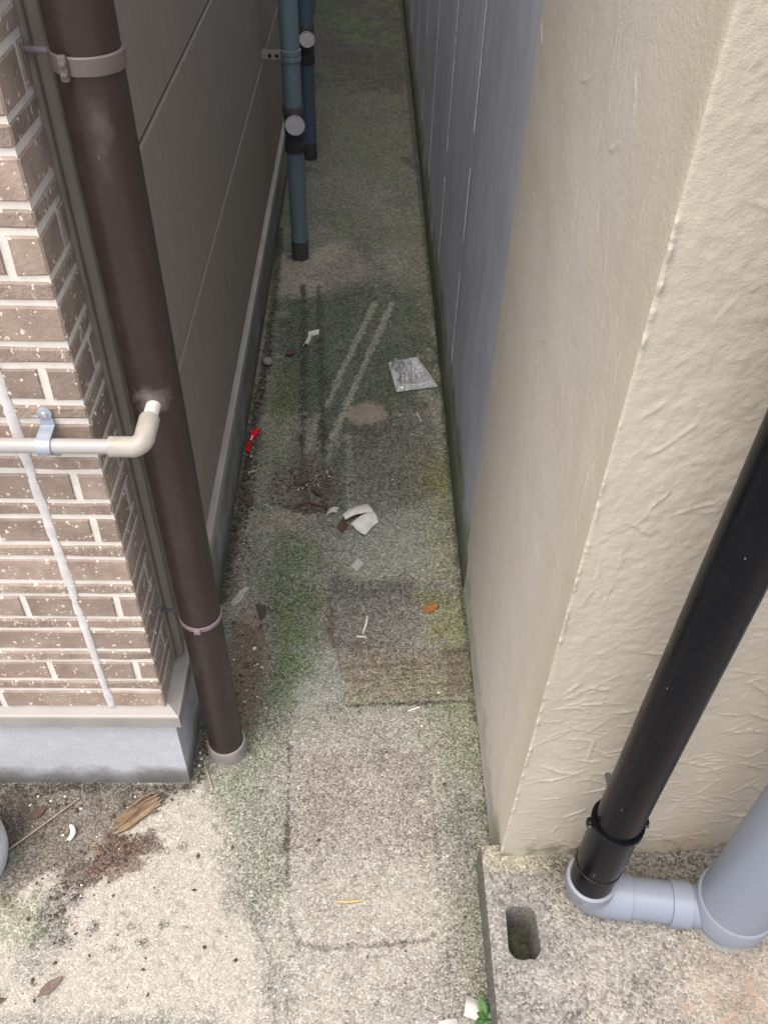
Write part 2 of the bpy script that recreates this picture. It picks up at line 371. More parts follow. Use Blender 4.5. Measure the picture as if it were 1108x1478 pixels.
# ------------------------------------------------------------------ stains of the floor (positions in metres)
FEATS = [
    ('P', [(-0.6869, 0.8325), (-0.3, 0.8185), (-0.2309, 0.7353), (-0.2106, 0.6091), (-0.1233, 0.4158), (-0.5617, 0.4185)], 0, (0.375, 0.35, 0.302), 0.95, 0.055, 0.25, 0.0367, 0),
    ('P', [(-0.9493, 0.8322), (-0.6869, 0.8325), (-0.5553, 0.3972), (-0.7696, 0.3986)], 0, (0.375, 0.35, 0.302), 0.8, 0.0598, 0.3, 0.0359, 0),
    ('P', [(-0.112, 0.6829), (0.1599, 0.6825), (0.143, 0.4142), (-0.0957, 0.4157)], 0, (0.375, 0.35, 0.302), 0.38, 0.0355, 0.35, 0.0236, 0),
    ('P', [(-0.2486, 0.833), (-0.1558, 0.8478), (-0.1237, 0.6702), (-0.1601, 0.5853), (-0.2241, 0.6211)], 0, (0.17, 0.18, 0.145), 0.75, 0.0509, 0.45, 0.0318, 0),
    ('P', [(-0.1559, 0.7624), (-0.1233, 0.7624), (-0.1196, 0.6088), (-0.156, 0.6089)], 0, (0.085, 0.125, 0.048), 0.18, 0.0328, 0.6, 0.0277, 0),
    ('P', [(0.1833, 0.941), (0.29, 0.9413), (0.2234, 0.4138), (0.143, 0.4142)], 0, (0.165, 0.17, 0.14), 0.8, 0.0312, 0.4, 0.0187, 0),
    ('P', [(0.227, 0.7487), (0.2188, 0.7132), (0.2041, 0.6918), (0.1883, 0.6918), (0.1771, 0.7132), (0.1745, 0.7487), (0.1821, 0.7853), (0.1972, 0.8086), (0.2138, 0.8086), (0.2252, 0.7853)], 0, (0.085, 0.088, 0.08), 0.6, 0.0183, 0.3, 0.0131, 0),
    ('P', [(0.0553, 0.4951), (0.22, 0.516), (0.2189, 0.4138), (0.0096, 0.415)], 0, (0.21, 0.2, 0.18), 0.55, 0.0398, 0.6, 0.0284, 0),
    ('S', [(-0.5629, 0.4224), (-0.3992, 0.4224), (-0.2333, 0.4145)], 0.0088, (0.22, 0.22, 0.2), 0.6, 0.0132, 0.5, 0.0066, 0),
    ('P', [(-0.6869, 0.8325), (-0.355, 0.83), (-0.367, 0.7831), (-0.4546, 0.7354), (-0.4684, 0.6834), (-0.556, 0.64), (-0.6197, 0.6102)], 0, (0.088, 0.075, 0.06), 0.92, 0.0332, 0.5, 0.0307, 0),
    ('P', [(-0.6847, 0.8253), (-0.6038, 0.8182), (-0.6069, 0.7355), (-0.6381, 0.671)], 0, (0.055, 0.043, 0.035), 0.8, 0.0259, 0.3, 0.0181, 0),
    ('S', [(-0.3809, 0.7156), (-0.456, 0.6834), (-0.5013, 0.6399), (-0.5149, 0.5981), (-0.5222, 0.5579)], 0.0233, (0.07, 0.055, 0.043), 0.95, 0.0172, 0.45, 0.0172, 0),
    ('S', [(-0.5179, 0.6099), (-0.5237, 0.5636), (-0.532, 0.5085)], 0.0307, (0.22, 0.22, 0.2), 0.6, 0.0213, 0.6, 0.0165, 0),
    ('P', [(-0.4673, 0.7354), (-0.3821, 0.7221), (-0.384, 0.6644), (-0.4246, 0.652), (-0.4745, 0.6558)], 0, (0.1, 0.06, 0.048), 0.85, 0.0126, 0.6, 0.0176, 0),
    ('P', [(-0.4575, 0.8112), (-0.3593, 0.8156), (-0.3605, 0.7831), (-0.4331, 0.7556)], 0, (0.05, 0.038, 0.03), 0.7, 0.0158, 0.6, 0.0132, 0),
    ('P', [(-0.5326, 0.575), (-0.5351, 0.555), (-0.5521, 0.5429), (-0.5772, 0.543), (-0.6011, 0.5552), (-0.615, 0.5752), (-0.6133, 0.5956), (-0.5962, 0.6084), (-0.5704, 0.6083), (-0.546, 0.5954)], 0, (0.085, 0.125, 0.048), 0.45, 0.0262, 0.4, 0.0178, 0),
    ('S', [(-0.6856, 0.8282), (-0.513, 0.824), (-0.3248, 0.8242)], 0.0093, (0.03, 0.028, 0.025), 0.75, 0.0107, 0.5, 0.0067, 0),
    ('S', [(-0.3252, 0.8271), (-0.314, 0.9394), (-0.3137, 1.0217)], 0.0112, (0.05, 0.038, 0.03), 0.7, 0.0112, 0.6, 0.0084, 0),
    ('P', [(-0.44, 0.5667), (-0.4407, 0.5629), (-0.4443, 0.5606), (-0.4494, 0.5607), (-0.454, 0.563), (-0.4564, 0.5667), (-0.4557, 0.5705), (-0.4521, 0.5728), (-0.447, 0.5728), (-0.4424, 0.5704)], 0, (0.085, 0.088, 0.08), 0.6, 0.0047, 0.5, 0.0059, 0),
    ('P', [(-0.3144, 0.5708), (-0.3157, 0.566), (-0.3205, 0.563), (-0.3271, 0.563), (-0.3329, 0.566), (-0.3358, 0.5709), (-0.3346, 0.5757), (-0.3297, 0.5787), (-0.3231, 0.5787), (-0.3173, 0.5757)], 0, (0.085, 0.088, 0.08), 0.6, 0.0048, 0.5, 0.006, 0),
    ('P', [(-0.3768, 0.5687), (-0.3775, 0.5655), (-0.3806, 0.5636), (-0.385, 0.5636), (-0.3889, 0.5656), (-0.3909, 0.5688), (-0.3902, 0.572), (-0.3871, 0.574), (-0.3827, 0.574), (-0.3787, 0.572)], 0, (0.085, 0.088, 0.08), 0.6, 0.0048, 0.5, 0.0059, 0),
    ('P', [(-0.4017, 0.5296), (-0.4026, 0.5255), (-0.4067, 0.523), (-0.4124, 0.523), (-0.4175, 0.5256), (-0.4202, 0.5297), (-0.4193, 0.5338), (-0.4152, 0.5364), (-0.4095, 0.5364), (-0.4043, 0.5338)], 0, (0.085, 0.088, 0.08), 0.6, 0.0047, 0.5, 0.0058, 0),
    ('P', [(-0.3523, 0.5383), (-0.3532, 0.5346), (-0.3568, 0.5324), (-0.3619, 0.5324), (-0.3664, 0.5347), (-0.3686, 0.5383), (-0.3677, 0.542), (-0.3641, 0.5442), (-0.359, 0.5442), (-0.3545, 0.5419)], 0, (0.085, 0.088, 0.08), 0.6, 0.0047, 0.5, 0.0059, 0),
    ('P', [(-0.4795, 0.541), (-0.4803, 0.5368), (-0.4843, 0.5343), (-0.49, 0.5343), (-0.4953, 0.5369), (-0.4981, 0.541), (-0.4974, 0.5452), (-0.4934, 0.5478), (-0.4876, 0.5478), (-0.4823, 0.5452)], 0, (0.085, 0.088, 0.08), 0.6, 0.0047, 0.5, 0.0059, 0),
    ('P', [(-0.5155, 0.4767), (-0.516, 0.4733), (-0.5194, 0.4712), (-0.5242, 0.4712), (-0.5287, 0.4734), (-0.5312, 0.4768), (-0.5306, 0.4802), (-0.5273, 0.4823), (-0.5224, 0.4823), (-0.5179, 0.4801)], 0, (0.085, 0.088, 0.08), 0.6, 0.0045, 0.5, 0.0057, 0),
    ('P', [(-0.3929, 0.4709), (-0.3934, 0.4685), (-0.3959, 0.467), (-0.3994, 0.467), (-0.4025, 0.4685), (-0.4041, 0.471), (-0.4036, 0.4734), (-0.4011, 0.4749), (-0.3976, 0.4749), (-0.3944, 0.4733)], 0, (0.085, 0.088, 0.08), 0.6, 0.0045, 0.5, 0.0057, 0),
    ('P', [(-0.35, 0.513), (-0.3506, 0.5105), (-0.3532, 0.509), (-0.3568, 0.509), (-0.3599, 0.5106), (-0.3615, 0.5131), (-0.3609, 0.5156), (-0.3583, 0.5172), (-0.3547, 0.5172), (-0.3516, 0.5156)], 0, (0.085, 0.088, 0.08), 0.6, 0.0046, 0.5, 0.0058, 0),
    ('P', [(-0.5345, 0.5865), (-0.535, 0.5832), (-0.538, 0.5812), (-0.5424, 0.5813), (-0.5465, 0.5833), (-0.5487, 0.5865), (-0.5482, 0.5898), (-0.5452, 0.5918), (-0.5408, 0.5918), (-0.5367, 0.5898)], 0, (0.085, 0.088, 0.08), 0.6, 0.0048, 0.5, 0.006, 0),
    ('P', [(-0.3401, 0.6986), (-0.3408, 0.6956), (-0.3436, 0.6937), (-0.3475, 0.6937), (-0.351, 0.6956), (-0.3527, 0.6986), (-0.352, 0.7017), (-0.3492, 0.7035), (-0.3453, 0.7035), (-0.3418, 0.7017)], 0, (0.085, 0.088, 0.08), 0.6, 0.0051, 0.5, 0.0063, 0),
    ('P', [(-0.3102, 0.709), (-0.311, 0.7059), (-0.3138, 0.704), (-0.3177, 0.704), (-0.3212, 0.7059), (-0.3229, 0.709), (-0.3221, 0.712), (-0.3193, 0.7139), (-0.3153, 0.7139), (-0.3119, 0.712)], 0, (0.085, 0.088, 0.08), 0.6, 0.0051, 0.5, 0.0064, 0),
    ('P', [(-0.3944, 0.5861), (-0.3948, 0.5839), (-0.3969, 0.5826), (-0.3999, 0.5826), (-0.4025, 0.5839), (-0.4039, 0.5861), (-0.4034, 0.5883), (-0.4013, 0.5896), (-0.3984, 0.5896), (-0.3957, 0.5883)], 0, (0.085, 0.088, 0.08), 0.6, 0.0048, 0.5, 0.006, 0),
    ('P', [(-0.2226, 0.5568), (-0.2234, 0.5542), (-0.2262, 0.5525), (-0.2298, 0.5526), (-0.233, 0.5542), (-0.2344, 0.5569), (-0.2336, 0.5595), (-0.2309, 0.5612), (-0.2272, 0.5612), (-0.2241, 0.5595)], 0, (0.085, 0.088, 0.08), 0.6, 0.0047, 0.5, 0.0059, 0),
    ('P', [(-0.2042, 0.5948), (-0.2049, 0.5926), (-0.2072, 0.5913), (-0.2102, 0.5913), (-0.2127, 0.5927), (-0.2139, 0.5949), (-0.2132, 0.5971), (-0.2109, 0.5984), (-0.208, 0.5984), (-0.2054, 0.5971)], 0, (0.085, 0.088, 0.08), 0.6, 0.0048, 0.5, 0.006, 0),
    ('P', [(-0.1252, 0.9008), (0.1388, 0.9014), (0.1409, 0.6826), (-0.1182, 0.6829)], 0, (0.215, 0.19, 0.168), 0.65, 0.0265, 0.7, 0.0212, 0),
    ('P', [(-0.1041, 0.8931), (-0.0212, 0.8933), (-0.0188, 0.7624), (-0.1064, 0.6958)], 0, (0.19, 0.17, 0.155), 0.55, 0.0294, 0.55, 0.024, 0),
    ('P', [(0.0413, 0.9089), (0.135, 0.9092), (0.1348, 0.8189), (0.0605, 0.8045)], 0, (0.2, 0.18, 0.165), 0.5, 0.0246, 0.55, 0.0192, 0),
    ('P', [(-0.1306, 0.9888), (0.122, 1.0066), (0.1322, 0.9092), (-0.1188, 0.9085)], 0, (0.27, 0.265, 0.235), 0.55, 0.0256, 0.4, 0.017, 0),
    ('S', [(-0.1345, 0.9163), (-0.1313, 0.8043), (-0.1228, 0.6577)], 0.0021, (0.06, 0.05, 0.045), 0.65, 0.0053, 0.45, 0.004, -0.002),
    ('S', [(-0.1298, 0.7624), (-0.1245, 0.6639)], 0.0038, (0.05, 0.038, 0.03), 0.75, 0.0051, 0.4, 0.0051, 0),
    ('S', [(-0.1216, 0.6577), (-0.1109, 0.5678), (-0.0973, 0.5395), (-0.0499, 0.5304), (0.056, 0.5378), (0.1274, 0.5442), (0.149, 0.567), (0.1518, 0.6323), (0.1491, 0.7624), (0.1434, 0.9092)], 0.002, (0.11, 0.105, 0.095), 0.55, 0.0049, 0.5, 0.0037, -0.002),
    ('S', [(-0.0972, 0.5373), (-0.0264, 0.5281), (0.0678, 0.5366), (0.1273, 0.542)], 0.0026, (0.09, 0.085, 0.075), 0.5, 0.0059, 0.7, 0.0047, 0),
    ('S', [(-0.1132, 0.6829), (0.0078, 0.6879), (0.137, 0.6826)], 0.0038, (0.375, 0.35, 0.302), 0.4, 0.0076, 0.4, 0.0051, 0),
    ('P', [(-0.0458, 1.154), (0.2477, 1.1655), (0.2461, 1.0242), (0.0787, 1.0183), (-0.0276, 1.0094)], 0, (0.185, 0.152, 0.112), 0.6, 0.0119, 0.65, 0.0119, 0),
    ('P', [(0.1903, 1.1651), (0.2496, 1.1694), (0.2469, 1.0328), (0.1973, 1.0412)], 0, (0.085, 0.06, 0.045), 0.6, 0.0181, 0.5, 0.0121, 0),
    ('S', [(0.186, 1.1461), (0.2452, 1.1541)], 0.0062, (0.03, 0.028, 0.025), 0.8, 0.0046, 0.5, 0.0046, 0),
    ('S', [(-0.0232, 1.0094), (0.064, 1.0148), (0.246, 1.0225)], 0.0032, (0.03, 0.028, 0.025), 0.8, 0.0036, 0.3, 0.0029, -0.002),
    ('S', [(-0.0459, 1.1578), (-0.0365, 1.0842), (-0.0262, 1.0111)], 0.0033, (0.05, 0.038, 0.03), 0.6, 0.0045, 0.5, 0.0045, 0),
    ('S', [(-0.0332, 1.1391), (0.0662, 1.1435)], 0.0024, (0.05, 0.038, 0.03), 0.45, 0.0031, 0.7, 0.0031, 0),
    ('S', [(0.0233, 1.1255), (0.1468, 1.13)], 0.0024, (0.05, 0.038, 0.03), 0.45, 0.003, 0.7, 0.003, 0),
    ('S', [(-0.0115, 1.1115), (0.2268, 1.1166)], 0.0024, (0.05, 0.038, 0.03), 0.45, 0.003, 0.7, 0.003, 0),
    ('S', [(0.0443, 1.0981), (0.1395, 1.1023)], 0.0024, (0.05, 0.038, 0.03), 0.45, 0.003, 0.7, 0.003, 0),
    ('S', [(0.0098, 1.0844), (0.2187, 1.0892)], 0.0024, (0.05, 0.038, 0.03), 0.45, 0.003, 0.7, 0.003, 0),
    ('S', [(-0.0243, 1.0708), (0.1323, 1.0753)], 0.0024, (0.05, 0.038, 0.03), 0.45, 0.003, 0.7, 0.003, 0),
    ('S', [(0.0306, 1.0579), (0.2107, 1.0624)], 0.0024, (0.05, 0.038, 0.03), 0.45, 0.003, 0.7, 0.003, 0),
    ('S', [(-0.0033, 1.0446), (0.1252, 1.0487)], 0.0024, (0.05, 0.038, 0.03), 0.45, 0.003, 0.7, 0.003, 0),
    ('S', [(0.0511, 1.0319), (0.2028, 1.0361)], 0.0024, (0.05, 0.038, 0.03), 0.45, 0.0029, 0.7, 0.0029, 0),
    ('S', [(-0.0399, 1.1022), (0.0353, 1.1063), (0.1266, 1.1215)], 0.0045, (0.05, 0.038, 0.03), 0.5, 0.0045, 0.6, 0.0045, 0),
    ('P', [(-0.0791, 1.3614), (0.1496, 1.3638), (0.1494, 1.2174), (0.1281, 1.159), (-0.0535, 1.1577), (-0.068, 1.2256)], 0, (0.12, 0.115, 0.105), 0.7, 0.0222, 0.7, 0.0159, 0),
    ('P', [(-0.0624, 1.355), (0.136, 1.3571), (0.1177, 1.3052), (-0.0447, 1.3037)], 0, (0.06, 0.06, 0.058), 0.5, 0.0197, 0.8, 0.0147, 0),
    ('S', [(-0.0694, 1.2661), (-0.0608, 1.1961), (-0.0535, 1.1559)], 0.0094, (0.1, 0.07, 0.055), 0.8, 0.0078, 0.4, 0.0063, 0),
    ('S', [(-0.0975, 1.3287), (-0.0829, 1.2866), (-0.0722, 1.2558)], 0.0048, (0.3, 0.26, 0.205), 0.6, 0.0048, 0.4, 0.0048, 0),
    ('P', [(0.1053, 1.1684), (0.0932, 1.1593), (0.0623, 1.1536), (0.0243, 1.1533), (-0.0065, 1.1586), (-0.0184, 1.1675), (-0.0067, 1.1766), (0.0243, 1.1824), (0.0627, 1.1827), (0.0937, 1.1773)], 0, (0.095, 0.076, 0.058), 0.6, 0.0124, 0.6, 0.0093, 0),
    ('P', [(-0.1338, 1.1667), (-0.0489, 1.1578), (-0.0305, 1.0093), (-0.1306, 0.9888)], 0, (0.3, 0.31, 0.28), 0.6, 0.0268, 0.4, 0.0179, 0),
    ('P', [(-0.2001, 1.3277), (-0.1024, 1.3287), (-0.0703, 1.1111), (-0.1702, 1.0395), (-0.1936, 0.9398), (-0.2218, 0.8331), (-0.2486, 0.833), (-0.2382, 0.9238), (-0.1981, 1.1103)], 0, (0.085, 0.125, 0.048), 0.68, 0.0439, 0.75, 0.0322, 0),
    ('P', [(-0.2075, 1.5343), (-0.1083, 1.4634), (-0.1006, 1.2864), (-0.1872, 1.265), (-0.2282, 1.3709)], 0, (0.085, 0.125, 0.048), 0.5, 0.0499, 0.8, 0.0399, 0),
    ('P', [(0.1504, 1.3098), (0.2518, 1.3108), (0.2519, 1.1599), (0.1517, 1.1687)], 0, (0.165, 0.17, 0.055), 0.55, 0.0413, 0.7, 0.0286, 0),
    ('P', [(0.1348, 1.8088), (0.262, 1.8408), (0.2453, 1.3107), (0.1534, 1.3749)], 0, (0.165, 0.17, 0.055), 0.5, 0.0533, 0.6, 0.0391, 0),
    ('P', [(0.1517, 1.7514), (0.2482, 1.7817), (0.2423, 1.5654), (0.1609, 1.5393)], 0, (0.165, 0.17, 0.055), 0.45, 0.0366, 0.5, 0.0329, 0),
    ('P', [(0.1882, 1.0154), (0.2541, 1.0157), (0.251, 0.8336), (0.1722, 0.8784)], 0, (0.15, 0.165, 0.105), 0.55, 0.0283, 0.5, 0.0198, 0),
    ('P', [(-0.298, 2.7361), (0.241, 2.7547), (0.2344, 2.1333), (0.0004, 1.866), (-0.1581, 1.9246), (-0.2725, 2.1212)], 0, (0.036, 0.058, 0.036), 0.72, 0.086, 0.6, 0.0645, 0),
    ('P', [(-0.3004, 2.4663), (-0.1899, 2.5339), (-0.1059, 2.1252), (-0.2415, 1.9868)], 0, (0.036, 0.058, 0.036), 0.5, 0.0651, 0.6, 0.0478, 0),
    ('P', [(-0.2705, 2.2297), (-0.187, 2.2695), (-0.1815, 1.9881), (-0.2601, 1.6354), (-0.2923, 1.6884)], 0, (0.165, 0.17, 0.055), 0.35, 0.0397, 0.6, 0.0317, 0),
    ('P', [(-0.0967, 1.8641), (-0.0385, 1.8652), (-0.0336, 1.5869), (-0.087, 1.5862)], 0, (0.035, 0.065, 0.042), 0.6, 0.026, 0.5, 0.0186, 0),
    ('P', [(-0.0414, 2.024), (0.1817, 1.9958), (0.1812, 1.59), (0.0376, 1.5376), (-0.0354, 1.6926)], 0, (0.075, 0.072, 0.066), 0.65, 0.0659, 0.6, 0.0471, 0),
    ('P', [(0.0378, 1.588), (0.2204, 1.6428), (0.2287, 1.3757), (0.0035, 1.3733), (-0.0663, 1.4876)], 0, (0.27, 0.29, 0.25), 0.55, 0.0519, 0.5, 0.0433, 0),
    ('P', [(-0.2956, 1.9218), (-0.2015, 1.9876), (-0.1953, 1.6103), (-0.282, 1.5834)], 0, (0.2, 0.215, 0.165), 0.5, 0.0414, 0.5, 0.0301, 0),
    ('P', [(-0.24, 1.6096), (-0.1231, 1.5985), (-0.1544, 1.5228), (-0.2586, 1.5214)], 0, (0.3, 0.26, 0.205), 0.5, 0.0247, 0.5, 0.0177, 0),
    ('P', [(-0.3131, 2.9367), (-0.0598, 3.0547), (0.0442, 2.8216), (-0.1251, 2.671), (-0.2428, 2.6348), (-0.3099, 2.6418)], 0, (0.34, 0.3, 0.25), 0.72, 0.0544, 0.4, 0.0396, 0),
    ('P', [(0.1032, 3.3575), (0.2583, 3.3645), (0.2603, 2.6606), (0.1166, 2.7026)], 0, (0.17, 0.175, 0.135), 0.5, 0.078, 0.5, 0.0624, 0),
    ('P', [(-0.2502, 4.7089), (0.2709, 4.7449), (0.2356, 3.4934), (-0.2323, 3.3424)], 0, (0.155, 0.155, 0.125), 0.5, 0.1587, 0.5, 0.1269, 0),
    ('P', [(-0.0079, 3.1706), (0.0938, 2.7985), (-0.099, 2.6032), (-0.1786, 2.7889)], 0, (0.07, 0.08, 0.065), 0.5, 0.075, 0.6, 0.05, 0),
    ('S', [(-0.2529, 4.7712), (-0.0916, 4.8357), (0.0549, 4.8786)], 0.0044, (0.27, 0.265, 0.225), 0.4, 0.0073, 0.5, 0.0073, 0),
    ('S', [(0.1888, 3.8479), (0.2323, 3.7748)], 0.0307, (0.03, 0.028, 0.025), 0.6, 0.0246, 0.5, 0.0184, 0),
    ('S', [(-0.2889, 6.0935), (-0.1967, 4.7126), (-0.2269, 3.8257)], 0.0432, (0.085, 0.088, 0.08), 0.4, 0.0648, 0.5, 0.036, 0),
    ('P', [(0.0765, 2.0034), (0.0645, 1.9706), (0.0343, 1.9502), (-0.0027, 1.9494), (-0.0329, 1.9686), (-0.045, 2.0008), (-0.0339, 2.0342), (-0.0035, 2.0556), (0.0347, 2.0565), (0.0653, 2.0364)], 0, (0.31, 0.255, 0.21), 0.8, 0.0202, 0.45, 0.0142, 0),
    ('S', [(0.0456, 2.6214), (-0.0457, 2.2656), (-0.0988, 2.0395)], 0.0099, (0.27, 0.265, 0.225), 0.8, 0.0066, 0.5, 0.0044, 0),
    ('S', [(0.1052, 2.6233), (0.0024, 2.2181), (-0.0781, 1.8889)], 0.0097, (0.27, 0.265, 0.225), 0.8, 0.0064, 0.45, 0.0043, 0),
    ('S', [(-0.1253, 1.9893), (-0.1494, 1.8331), (-0.1678, 1.6904)], 0.0096, (0.26, 0.25, 0.21), 0.6, 0.0096, 0.6, 0.0077, 0),
    ('S', [(-0.0782, 1.8951), (-0.1009, 1.719)], 0.0095, (0.26, 0.25, 0.21), 0.5, 0.0095, 0.6, 0.0076, 0),
    ('S', [(-0.2075, 2.7296), (-0.1765, 2.1952), (-0.1626, 1.8629), (-0.1385, 1.5854)], 0.0102, (0.035, 0.034, 0.028), 0.92, 0.0102, 0.55, 0.0082, 0),
    ('S', [(-0.1516, 2.7315), (-0.1212, 2.1966), (-0.1045, 1.864), (-0.0879, 1.6119)], 0.0103, (0.035, 0.038, 0.03), 0.85, 0.0103, 0.55, 0.0082, 0),
    ('S', [(-0.0293, 1.896), (-0.0299, 1.6927), (-0.0193, 1.5871)], 0.0074, (0.27, 0.265, 0.225), 0.4, 0.0074, 0.6, 0.0056, 0),
    ('P', [(-0.2182, 1.8024), (-0.0967, 1.8641), (-0.0526, 1.6386), (-0.0692, 1.5864), (-0.2122, 1.5972), (-0.2411, 1.6226)], 0, (0.095, 0.076, 0.058), 0.62, 0.0257, 0.95, 0.0367, 0),
    ('S', [(-0.2225, 1.6151), (-0.1588, 1.5979), (-0.0606, 1.5994)], 0.0108, (0.05, 0.038, 0.03), 0.7, 0.0108, 0.7, 0.0108, 0),
    ('S', [(-0.2951, 2.2666), (-0.3035, 2.0517), (-0.2996, 1.8009), (-0.2962, 1.5832), (-0.293, 1.4378), (-0.2902, 1.3056)], 0.0203, (0.095, 0.076, 0.058), 0.8, 0.0148, 0.65, 0.0148, 0),
    ('S', [(-0.3036, 2.192), (-0.3035, 1.9217), (-0.296, 1.6883), (-0.287, 1.4612)], 0.0095, (0.05, 0.038, 0.03), 0.7, 0.0095, 0.7, 0.0095, 0),
    ('S', [(-0.319, 3.1576), (-0.3004, 2.6421), (-0.2994, 2.2665), (-0.3092, 1.6746), (-0.3184, 1.3265), (-0.3267, 1.2638)], 0.0118, (0.03, 0.028, 0.025), 0.85, 0.0099, 0.3, 0.0059, 0),
    ('S', [(-0.2785, 1.5834), (-0.2846, 1.4379), (-0.2741, 1.3058)], 0.0152, (0.3, 0.28, 0.23), 0.5, 0.0135, 0.6, 0.0102, 0),
    ('P', [(-0.2948, 1.2338), (-0.211, 1.2648), (-0.1981, 1.1103), (-0.1993, 0.9558), (-0.2325, 0.9365), (-0.2945, 1.1656)], 0, (0.14, 0.1, 0.075), 0.85, 0.0135, 0.45, 0.012, 0),
    ('S', [(-0.2093, 1.2445), (-0.1936, 1.1104), (-0.195, 0.9558)], 0.0075, (0.17, 0.15, 0.13), 0.7, 0.0075, 0.4, 0.006, 0),
    ('P', [(-0.295, 1.3056), (-0.2208, 1.2853), (-0.2311, 1.2243), (-0.2936, 1.2238)], 0, (0.3, 0.26, 0.205), 0.5, 0.0159, 0.6, 0.0127, 0),
    ('S', [(0.2327, 0.6595), (0.2289, 0.6079), (0.2189, 0.4138)], 0.006, (0.03, 0.028, 0.025), 0.8, 0.006, 0.3, 0.0036, 0),
    ('P', [(0.1853, 0.6825), (0.235, 0.6696), (0.2189, 0.4138), (0.1765, 0.414)], 0, (0.125, 0.13, 0.1), 0.6, 0.0237, 0.5, 0.0142, 0),
    ('S', [(-0.2793, 0.7624), (-0.2125, 0.683), (-0.1961, 0.609), (-0.1426, 0.5176), (-0.1255, 0.4159)], 0.0011, (0.09, 0.085, 0.075), 0.55, 0.0018, 0.4, 0.0036, -0.0015),
    ('S', [(0.1552, 0.6081), (0.1238, 0.6698), (0.1346, 0.7351), (0.1006, 0.8045)], 0.001, (0.08, 0.078, 0.07), 0.4, 0.0019, 0.5, 0.0038, -0.001),
    ('S', [(-0.0261, 1.1674), (-0.0743, 1.2256), (-0.1024, 1.3287), (-0.0963, 1.4635)], 0.0015, (0.05, 0.05, 0.042), 0.5, 0.0024, 0.4, 0.0048, -0.0015),
    ('S', [(0.2335, 6.4669), (0.2353, 3.8504), (0.2436, 2.9053), (0.2474, 2.2809), (0.2456, 1.4442), (0.2509, 1.1131), (0.2534, 0.676)], 0.0082, (0.03, 0.028, 0.025), 0.8, 0.0082, 0.35, 0.0041, 0),
    ('P', [(-0.2073, 0.8776), (-0.2144, 0.86), (-0.2362, 0.8491), (-0.2646, 0.8491), (-0.2889, 0.8598), (-0.3, 0.8774), (-0.2935, 0.8954), (-0.2715, 0.9066), (-0.2425, 0.9067), (-0.2179, 0.8955)], 0, (0.22, 0.22, 0.19), 0.6, 0.0137, 0.4, 0.0082, 0),
    ('P', [(-0.1903, 2.9308), (-0.1983, 2.9151), (-0.2206, 2.9048), (-0.2487, 2.9038), (-0.2721, 2.9124), (-0.2818, 2.9274), (-0.2741, 2.9431), (-0.2518, 2.9536), (-0.2233, 2.9547), (-0.1998, 2.946)], 0, (0.03, 0.028, 0.025), 0.7, 0.0102, 0.3, 0.0051, 0),
]

def seg_dist(px, py, pts, close):
    d = np.full(px.shape, 1e9); n = len(pts); inside = np.zeros(px.shape, bool)
    for k in range(n if close else n-1):
        ax, ay = pts[k]; bx, by = pts[(k+1) % n]
        ex, ey = bx-ax, by-ay; L = ex*ex+ey*ey+1e-12
        t = np.clip(((px-ax)*ex+(py-ay)*ey)/L, 0, 1)
        d = np.minimum(d, np.hypot(px-ax-t*ex, py-ay-t*ey))
        if close:
            c = ((ay > py) != (by > py)); 
            with np.errstate(divide='ignore', invalid='ignore'):
                xi = (bx-ax)*(py-ay)/(by-ay+1e-15)+ax
            inside ^= c & (px < xi)
    return np.where(inside, -d, d) if close else d

def paint(x, y, col, feats, hgt):
    wn = (fbm(x, y, .05, 4, 5)-.5)*2; w2 = (fbm(x, y, .018, 4, 9)-.5)*2
    bk = fbm(x, y, .016, 5, 21, .7); bk2 = fbm(x, y, .06, 4, 41)
    for kind, pts, wd, c, a, soft, brk, warp, h in feats:
        soft *= .62
        P = np.array(pts); mg = wd+soft*2+warp*2+.02
        mnx, mny = P.min(0)-mg; mxx, mxy = P.max(0)+mg
        s = np.nonzero((x > mnx) & (x < mxx) & (y > mny) & (y < mxy))[0]
        if len(s) == 0: continue
        d = seg_dist(x[s], y[s], pts, kind == 'P')-(wd if kind == 'S' else 0)
        d = d+warp*(wn[s]*1.1+w2[s]*.7)+(soft*1.6+.004)*(bk[s]-.5)*2
        k = 1-sstep(-soft*.7, soft, d)
        br = np.clip((bk[s]*.65+bk2[s]*.35-.5)*5+.5, 0, 1)
        edge = k*(1-k)*4
        al = a*np.clip(k*(1-brk*(1-br)*(.35+.9*edge)), 0, 1)
        col[s] = col[s]*(1-al[:, None])+np.array(c)*al[:, None]
        if h and hgt is not None: hgt[s] += h*np.clip(k, 0, 1)
    return col

